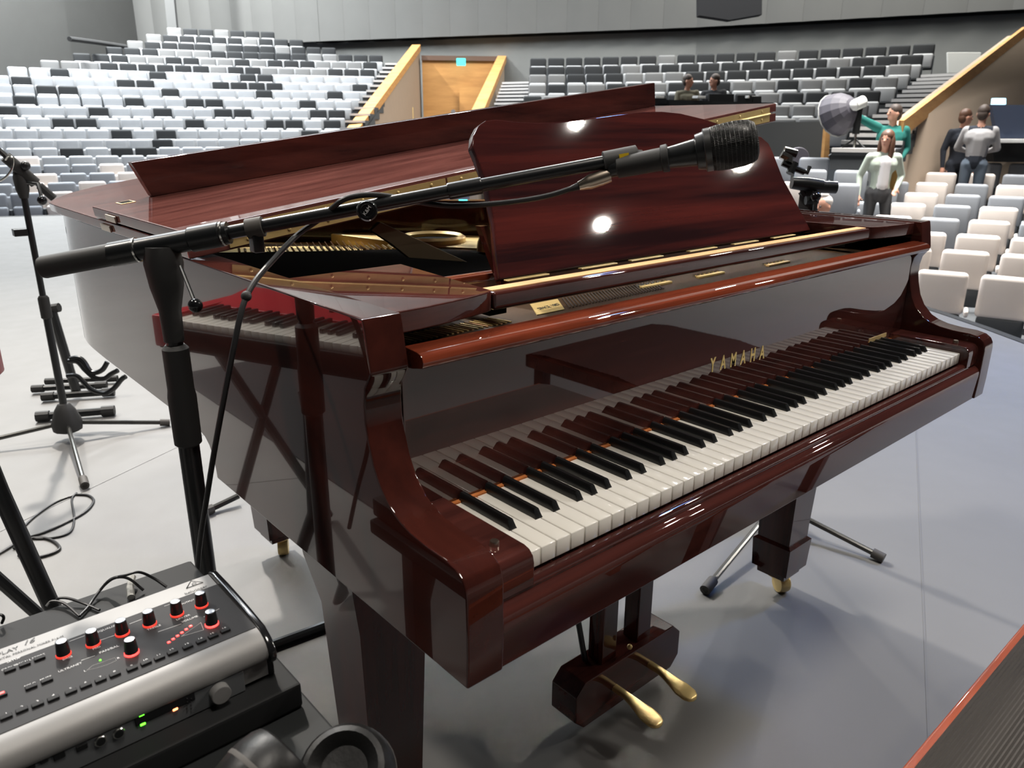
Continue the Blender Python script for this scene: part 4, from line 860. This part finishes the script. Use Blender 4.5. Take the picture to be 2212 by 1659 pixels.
# right-hand stair wall
G0, G1 = far(1938, 285, 13.4), far(2205, 76, 21.5); g = (G1-G0); g.z = 0; gn = Vector((g.y, -g.x, 0)).normalized()
G2 = far(2600, 40, 23)
struct('wall_right', prism([G0, G1, G2, down(G2, -1.2), down(G0, -1.2)], -gn*.25 if gn.dot(Vector((-1, -1, 0))) > 0 else gn*.25), 'tan_wall')
up2 = Vector((0, 0, .16))
struct('trim_12', prism([G0-up2*.6, G1-up2*.6, G1+up2, G0+up2], (-.10, -.12, 0)), 'oak'); struct('trim_13', prism([G1-up2*.6, G2-up2*.6, G2+up2, G1+up2], (-.10, -.12, 0)), 'oak')
def stairs(name, nst, La, Lb, Ra, Rb):
    """straight flight between a left and a right edge; each step with a pale nosing"""
    bm = bmesh.new(); st = struct(name, prism([La, Ra, Rb, Lb], (0, 0, -.06)), 'riser')
    for i in range(nst):
        t0, t1 = i/nst, (i+1)/nst
        l0, r0, l1, r1 = La.lerp(Lb, t0), Ra.lerp(Rb, t0), La.lerp(Lb, t1), Ra.lerp(Rb, t1)
        z1 = l1.z; tr = [down(l0, z1), down(r0, z1), down(r1, z1), down(l1, z1)]
        obj('step', prism(tr, (0, 0, -.30)), 'riser', st)
        n0, n1 = down(l0, z1+.004), down(r0, z1+.004); nd = (n1-n0).normalized(); nf = Vector((nd.y, -nd.x, 0));
        if nf.dot(CAM-n0) < 0: nf = -nf
        obj('nosing', prism([n0+nf*.03, n1+nf*.03, n1-nf*.22, n0-nf*.22], (0, 0, -.055)), 'step_nosing', st)
stairs('floor_stair_left', 13, far(735, 292, 20.3), far(838, 140, 29.5), far(778, 292, 20.3), far(884, 140, 29.5))
stairs('floor_stair_middle', 9, far(1062, 250, 21.5), far(1088, 180, 26.5), far(1140, 250, 21.0), far(1156, 178, 26.0))
stairs('floor_stair_right', 15, far(1795, 336, 12.6), far(1998, 165, 21.0), far(1932, 336, 12.6), far(2095, 165, 20.6))
wb = [far(2048, 158, 21.8), far(2112, 158, 21.8), far(2120, 113, 21.8), far(2047, 113, 21.8)]
tag(obj('white_board', prism(wb, (.05, .05, 0), bev=.01), 'white_board'), 'blank white board leaning at the top of right stairs', 'board')
bb = [far(1504, 38, 25.2), far(1570, 48, 25.2), far(1640, 36, 25.0), far(1640, -60, 25.0), far(1504, -60, 25.2)]
tag(obj('black_panel', prism(bb, (-.25, -.25, 0), bev=.02), 'curtain'), 'black rectangular cloth panel hanging high on the grey back wall', 'panel')
# mixing booth
b0, b1, b2 = far(1380, 265, 14.2), far(1788, 263, 13.6), far(1788, 263, 14.6)
struct('wall_booth', prism([b0, b1, down(b1, -1.2), down(b0, -1.2)], (.5, .55, 0)), 'booth_grey')
o0, o1 = far(1779, 262, 13.3), far(1795, 262, 13.3)
struct('trim_14', prism([far(1786, 260, 13.3), far(1794, 258, 13.3), far(1791, 340, 13.3), far(1779, 342, 13.3)], (.1, .1, 0)), 'oak')
dk = thing('mixing_desk', 'long black mixing desk with screens in front of the two men', 'mixing desk', tuple(far(1530, 300, 15.2)))
d0, d1 = far(1395, 214, 15.3), far(1672, 222, 15.0)
obj('console', prism([d0, d1, down(d1, d1.z-.9), down(d0, d0.z-.9)], (.45, .5, 0)), 'case_black', dk)
for u0, u1, v0, v1 in ((1532, 1586, 203, 222), (1594, 1625, 206, 222), (1626, 1645, 208, 222), (1405, 1440, 212, 224)):
    a, b = far(u0, v0, 15.1), far(u1, v0, 15.1); c_, d_ = far(u1, v1, 15.1), far(u0, v1, 15.1)
    obj('screen', prism([a, b, c_, d_], (.06, .07, 0), bev=.004), 'case_black', dk)
for u, v in ((1510, 210), (1420, 210), (1618, 210)): c_ = far(u, v, 15.2); obj('white_paper', bbox(c_.x-.12, c_.x+.12, c_.y-.06, c_.y+.06, c_.z-.02, c_.z+.02, .004), 'white_plastic', dk)
# softbox on a light stand
sb = thing('softbox_lamp', 'grey parabolic softbox on a light stand at the right stairs', 'studio lamp', tuple(far(1862, 335, 12.6)))
s0, s1 = far(1845, 228, 12.8), far(1800, 252, 13.05)
obj('shade', lathe([(.03, 0), (.12, .03), (.20, .09), (.27, .18), (.31, .30), (.318, .36), (.30, .362)], 16, aim(s0, s1)), 'softbox', sb, ang=10)
obj('front_rim', lathe([(.319, .355), (.327, .362), (.319, .378), (.305, .372)], 16, aim(s0, s1)), 'grey_tape', sb)
obj('lamp_head', T([s0, far(1865, 219, 12.9)], .085, 12), 'white_board', sb); obj('speed_ring', sphere(s0, .075, 12), 'white_plastic', sb)
ps = far(1856, 235, 12.9); obj('pole', T([ps, down(ps, far(1856, 338, 12.9).z)], .02, 10), 'chrome', sb); obj('bracket', T([ps+Vector((0, 0, .1)), ps-Vector((0, 0, .35))], .05, 10), 'case_black', sb)
pf = down(ps, far(1856, 338, 12.9).z)
for a in (.3, 2.4, 4.5): obj('stand_leg', T([pf+Vector((0, 0, .25)), pf+Vector((.35*math.cos(a), .35*math.sin(a), 0))], .014, 8), 'black_metal', sb)
bl = far(1722, 342, 13.4); tag(obj('round_lamp', lathe([(.16, 0), (.17, .02), (.17, .08), (.10, .14)], 20, aim(bl+Vector((-.05, -.05, 0)), bl+Vector((1, 1, 0)))), 'softbox'), 'round grey lamp on the floor below the mixing booth', 'lamp')
# screen wagon on the right
nv = thing('screen_wagon', 'navy screen with white shelf bar on black wagon at right edge', 'screen', tuple(far(2190, 345, 14.6)))
def fq(L_, d): return [far(u, v, d) for u, v in L_]
obj('screen', prism(fq([(2142, 226), (2300, 228), (2300, 299), (2156, 299)], 15.1), (.08, .08, 0)), 'navy_screen', nv)
obj('shelf_bar', prism(fq([(2152, 300), (2300, 301), (2300, 309), (2152, 309)], 15.0), (.2, .2, 0), bev=.01), 'white_plastic', nv)
obj('wagon', prism(fq([(2140, 309), (2300, 309), (2300, 350), (2148, 350)], 15.1), (.5, .5, 0)), 'case_black', nv)
ml = far(2160, 218, 15.2); tag(obj('lit_screen', prism(fq([(2144, 230), (2146, 212), (2174, 212), (2174, 226)], 15.2), (.05, .05, 0), bev=.01), 'screen_glow'), 'small glowing pale blue screen behind the navy screen', 'screen')
wl = far(2201, 184, 18.0); tag(obj('wall_lamp', lathe([(.05, 0), (.09, .05), (.10, .12), (.05, .15)], 14, aim(wl, CAM)), 'white_plastic'), 'small white spotlight on the tan wall at right', 'lamp')
wl = far(2193, 213, 18.0); tag(obj('fire_bell', lathe([(.06, 0), (.06, .05), (.03, .08)], 12, aim(wl, CAM)), 'pink_plastic'), 'small pink round device on the tan wall at right', 'alarm')

# ================================================================ AUDITORIUM SEATS
def seat_meshes():
    bk_ = bbox(-.238, .238, -.02, .075, .50, .885, .045, 3); sp = bbox(-.225, .225, -.135, -.035, .335, .66, .04, 3)
    fr_ = bmesh.new()
    for s in (-1, 1): box(fr_, s*.247-.0105, s*.247+.0105, -.14, .08, .0, .60)
    box(fr_, -.24, .24, .02, .07, .30, .55)
    return mesh_of('backrest', bk_, ang=50), mesh_of('seat_cushion', sp, ang=50), mesh_of('side_frame', fr_)
mb, ms, mf = seat_meshes()
VAR = {}
for c in ('seat_light', 'seat_shaded', 'seat_dark', 'seat_blue', 'seat_cream'):
    m2 = mb.copy(); m2.materials.append(MATS[c]); VAR[c] = m2; m3 = ms.copy(); m3.materials.append(MATS[c]); VAR[c+'_s'] = m3
FB = mesh_of('backrest', bbox(-.217, .217, -.03, .075, .475, .885, .045, 3), ang=50); FS = mesh_of('seat_cushion', bbox(-.195, .195, -.03, .06, .30, .50, .03, 2), ang=50); FA = mesh_of('armrest', bbox(.2205, .2585, -.20, .02, .50, .565, .018, 3), ang=50)
FS.materials.append(MATS['seat_frame']); FV = {}
for c in ('seat_blue', 'seat_cream'):
    m2 = FB.copy(); m2.materials.append(MATS[c]); m3 = FA.copy(); m3.materials.append(MATS[c]); FV[c] = (m2, m3)
ms.materials.append(MATS['seat_pan']); mf.materials.append(MATS['seat_frame'])
SEATS = []                                                          # (distance, u, v, position, heading, colour, label)
ORD = ['first', 'second', 'third', 'fourth', 'fifth', 'sixth', 'seventh', 'eighth', 'ninth', 'tenth', 'eleventh', 'twelfth', 'thirteenth', 'fourteenth', 'fifteenth', 'sixteenth', 'seventeenth', 'eighteenth', 'nineteenth', 'twentieth']
def nth(i): return ORD[i] if i < 20 else 'twenty-'+ORD[i-20] if i < 29 else 'thirty-'+ORD[i-30] if 30 <= i < 39 else ('thirtieth' if i == 29 else 'fortieth')
WORD = {'seat_light': 'light grey', 'seat_shaded': 'mid grey', 'seat_dark': 'black', 'seat_blue': 'blue grey', 'seat_cream': 'cream'}
def th_of(u, v): r = ray(u, v); return math.atan2(r.x, r.y)
def project(P): q = P-CAM; z = q.dot(FW); return W/2+F*q.dot(RT)/z, H/2-F*q.dot(UP)/z
TIERS = []
def row(block, rname, v, uref, d0, u0, u1, colour, d1=None, pitch=.52, shift=0, from_right=True):
    """one row: seat-back tops seen at v in column uref at distance d0; runs from column u0 to u1 (d1: distance at u1)"""
    ztop = far(uref, v, d0).z; zf = ztop-.885
    ta, tb = th_of(u0, v), th_of(u1, v); dd = lambda t: d0 if d1 is None else lerp(d0, d1, (t-ta)/(tb-ta))
    t = tb; lst = []
    while t > ta:
        d = dd(t); lst.append((t-pitch*.5/d, d)); t -= pitch/d
    us = [project(Vector((CAM.x+math.sin(t_)*d_, CAM.y+math.cos(t_)*d_, zf+.86)))[0] for t_, d_ in lst]
    black = {min(range(len(us)), key=lambda k_: abs(us[k_]-a_)) for a_ in getattr(colour, 'darks', [])}
    for i, (tc_, d) in enumerate(lst):
        P = Vector((CAM.x+math.sin(tc_)*d, CAM.y+math.cos(tc_)*d, zf)); u, vv = project(P+Vector((0, 0, .86)))
        c = 'seat_dark' if i in black else colour(u, i); SEATS.append((d, u, vv, P, tc_, c, '%s folding seat %s, %s from the %s' % (WORD[c], rname, nth(i), 'aisle' if from_right else 'right')))
    TIERS.append((ta-.02, tb+.004, dd, zf))
hidden = []
def left_dark(L_, light='seat_light'):
    def f(u, i): return light
    f.darks = [(a+36)*900/2212 for a in L_]; return f
def span(*r): return [a for b in r for a in b]
LEFT = [  # v at column 800, distance, zoom extents, dark seats (columns of the 900 px wide left part, scaled to 2212)
    (75, 31.7, 930, 1460, [935, 1015, 1092, 1243, 1318, 1393], 'seat_shaded'),
    (90, 31.0, 845, 1612, [850, 925, 1005, 1085, 1165, 1245, 1400, 1475, 1550], 'seat_shaded'),
    (105, 30.2, 685, 1785, [765, 850, 925, 1005, 1245, 1320, 1410, 1565, 1640, 1720], 'seat_shaded'),
    (119, 29.5, 585, 2035, [590, 675, 760, 1095, 1180, 1262, 1345, 1425, 1505, 1582, 1815, 1895, 1970], 'seat_shaded'),
    (134, 28.8, 425, 2005, [430, 525, 615, 880, 965, 1220, 1385, 1465, 1545, 1625, 1940], 'seat_shaded'),
    (150, 28.0, 260, 1992, [540, 635, 725, 815, 905, 995, 1250, 1335, 1750, 1830, 1910], 'seat_shaded'),
    (165, 27.3, 65, 1982, [275, 845, 1290, 1375], 'seat_light'),
    (182, 26.5, -120, 1955, [80, 585, 680, 775, 1145, 1235, 1325, 1410, 1845], 'seat_light'),
    (198, 25.8, -120, 1915, [200, 305, 900, 1365, 1720], 'seat_light'),
    (218, 25.0, -120, 1870, [98, 725, 1025, 1120, 1585], 'seat_light'),
    (238, 24.3, -120, 1835, [0, 440, 857, 1155, 1255, 1635, 1730], 'seat_light'),
    (260, 23.6, -120, 1812, [350, 460, 990, 1395, 1492, 1685], 'seat_light'),
    (282, 22.85, -120, 1800, [592, 812, 1640], 'seat_light'),
    (301, 22.0, -120, 1600, [850], 'seat_light'), (317, 21.1, -120, 1320, [385, 635, 760], 'seat_light'), (333, 20.2, -120, 900, [], 'seat_light'), (349, 19.3, -120, 800, [], 'seat_blue'), (366, 18.4, -120, 760, [], 'seat_blue'), (383, 17.5, -120, 720, [], 'seat_blue'), (401, 16.6, -120, 560, [], 'seat_blue')]
nL = len(LEFT)
for k, (v, d, a, b, dk_, lt) in enumerate(LEFT):
    f = left_dark(dk_, lt)
    if lt == 'seat_blue' or v in (333,):
        cream = {333: (40,), 349: (250,), 366: (95, 290), 383: (50, 200), 401: (20, 130)}.get(v, ())
        f = (lambda cr, l2: (lambda u, i: 'seat_cream' if any(abs(u-c) < 34 for c in cr) else l2))(cream, lt)
    row('left', 'in %s row from top of left block' % nth(k), v, 800, d, a*900/2212, b*900/2212, f)
def right_dark(grey):
    def f(u, i): return 'seat_shaded' if any(abs(u-g) < 20 for g in grey) else 'seat_dark'
    return f
z2 = lambda a: 800+a*.3165+14; z3 = lambda a: 1400+a*.3671+18
RIGHT = [
    (119, 22.3, 24.6, 1172, 2020, [z2(1915), z3(15), z3(745)]), (139, 21.6, 23.9, 1160, 1995, [z2(1690), z3(1130)]),
    (157, 20.9, 23.2, 1152, 1970, [z2(1130), z2(1240), z2(1790), z3(10), z3(110), z3(665), z3(790), z3(1430)]),
    (180, 20.2, 22.5, 1148, 1942, [z2(1100), z2(1325), z2(1440), z3(10), z3(460), z3(570), z3(690), z3(940), z3(1075), 1930]),
    (206, 19.4, 21.7, 1142, 1905, [z2(1140), z2(1230), z2(1400), z2(1620), z2(1750), z3(670)]),
    (232, 18.6, 21.0, 1140, 1880, list(range(1140, 1900, 20))), (258, 17.8, 20.2, 1500, 1840, list(range(1140, 1900, 20)))]
for k, (v, dr_, dl_, a, b, gr_) in enumerate(RIGHT):
    row('right', 'in %s row from top of right block' % nth(k), v, 1767, dl_, a, b, right_dark(gr_), d1=dr_, pitch=.525)
FRONT = [  # flat rows in front of the stage on the right: v, column, distance, extents, cream columns
    (588, 2060, 8.4, 1940, 2420, 'all', .53), (541, 2080, 9.3, 1890, 2440, 'all', .53), (503, 2040, 10.2, 1930, 2440, 'all', .53),
    (474, 2090, 11.1, 1930, 2440, (1960, 2170, 2300), .53), (445, 2100, 12.0, 1890, 2440, (1980, 2140, 2250), .53),
    (419, 2050, 12.9, 1905, 2440, (1960,), .53), (396, 2060, 13.7, 1930, 2440, (1985, 2215), .53), (374, 2080, 14.5, 2020, 2440, (2075,), .53), (352, 2160, 15.3, 2150, 2440, (), .53),
    (395, 1790, 11.2, 1690, 1868, (1770,), .53), (367, 1800, 12.1, 1690, 1885, (), .53), (341, 1800, 12.95, 1690, 1885, (), .53)]
for k, (v, uc, d, a, b, cr, pt_) in enumerate(FRONT):
    f = (lambda u, i: 'seat_cream') if cr == 'all' else (lambda cr: lambda u, i: 'seat_cream' if any(abs(u-c) < 45 for c in cr) else 'seat_blue')(cr)
    row('front', 'in %s row beyond the treble end' % nth(k), v, uc, d, a+(30 if k % 2 else 0), b, f, pitch=pt_, from_right=False)
# stepped tiers that carry the rows
bmT = bmesh.new()
for ta, tb, dd, zf in TIERS:
    n = max(4, int((tb-ta)/.03)); pts = []
    for i in range(n+1):
        t = lerp(ta, tb, i/n); d = dd(t)
        pts.append([Vector((CAM.x+math.sin(t)*(d+o), CAM.y+math.cos(t)*(d+o), 0)) for o in (-.55, .45)])
    for a, b in zip(pts, pts[1:]): prism([down(a[0], zf), down(b[0], zf), down(b[1], zf), down(a[1], zf)], (0, 0, -.5), bm=bmT)
struct('floor_tiers', bmT, 'riser', smooth=False)
# keep the seats that can be seen: in the frame and not wholly behind the piano
def seen(u, v):
    if u < -40 or u > W+45 or v < -10: return False
    if u < 300: return v < (476 if u < 120 else 430-(u-120)*.30)
    if u < 1400: return v < lerp(372, 205, (u-300)/1100)
    if u < 1680: return v < 236
    if u < 1790: return v < 470
    return True
PEOPLE = [o.location for o in COL.objects if o.name.startswith('person')]
SEATS = [s for s in SEATS if seen(s[1], s[2]-8) and all((Vector((s[3].x, s[3].y, 0))-Vector((q.x, q.y, 0))).length > .34 for q in PEOPLE)]
SEATS.sort(key=lambda s: s[0])
for d, u, v, P, t, c, lab in SEATS[:300]:
    o = bpy.data.objects.new('auditorium_seat', None); COL.objects.link(o); o.empty_display_size = .1
    o.location = P; o.rotation_euler = (0, 0, -t); o['label'] = lab; o['category'] = 'seat'; o['group'] = 'auditorium seats'
    front = u > 1500 and c in FV
    for nm, me in (('backrest', FV[c][0]), ('seat_cushion', FS), ('armrest', FV[c][1])) if front else (('backrest', VAR[c]), ('seat_cushion', VAR[c+'_s'] if c in ('seat_cream', 'seat_blue') else ms), ('side_frame', mf)):
        q = bpy.data.objects.new(nm, me); COL.objects.link(q); q.parent = o
if len(SEATS) > 300:
    bm = bmesh.new(); mats_ = ['seat_light', 'seat_shaded', 'seat_dark', 'seat_blue', 'seat_cream', 'seat_pan', 'seat_frame']
    for d, u, v, P, t, c, lab in SEATS[300:]:
        X = Matrix.Translation(P) @ Matrix.Rotation(-t, 4, 'Z')
        for me, k in ((mb, c), (ms, 'seat_pan'), (mf, 'seat_frame')):
            n0 = len(bm.verts); f0 = len(bm.faces); bm.from_mesh(me); bm.verts.ensure_lookup_table(); bm.faces.ensure_lookup_table()
            bmesh.ops.transform(bm, matrix=X, verts=bm.verts[n0:])
            for f in bm.faces[f0:]: f.material_index = mats_.index(k)
    me = bpy.data.meshes.new('far_seats'); bm.to_mesh(me); bm.free(); me.shade_smooth(); me.set_sharp_from_angle(angle=math.radians(50))
    o = obj('far_seats', me, mats_, kind='stuff'); o['label'] = 'distant rows of folding seats at the top of the hall'; o['category'] = 'seats'
print('SEATS', len(SEATS))
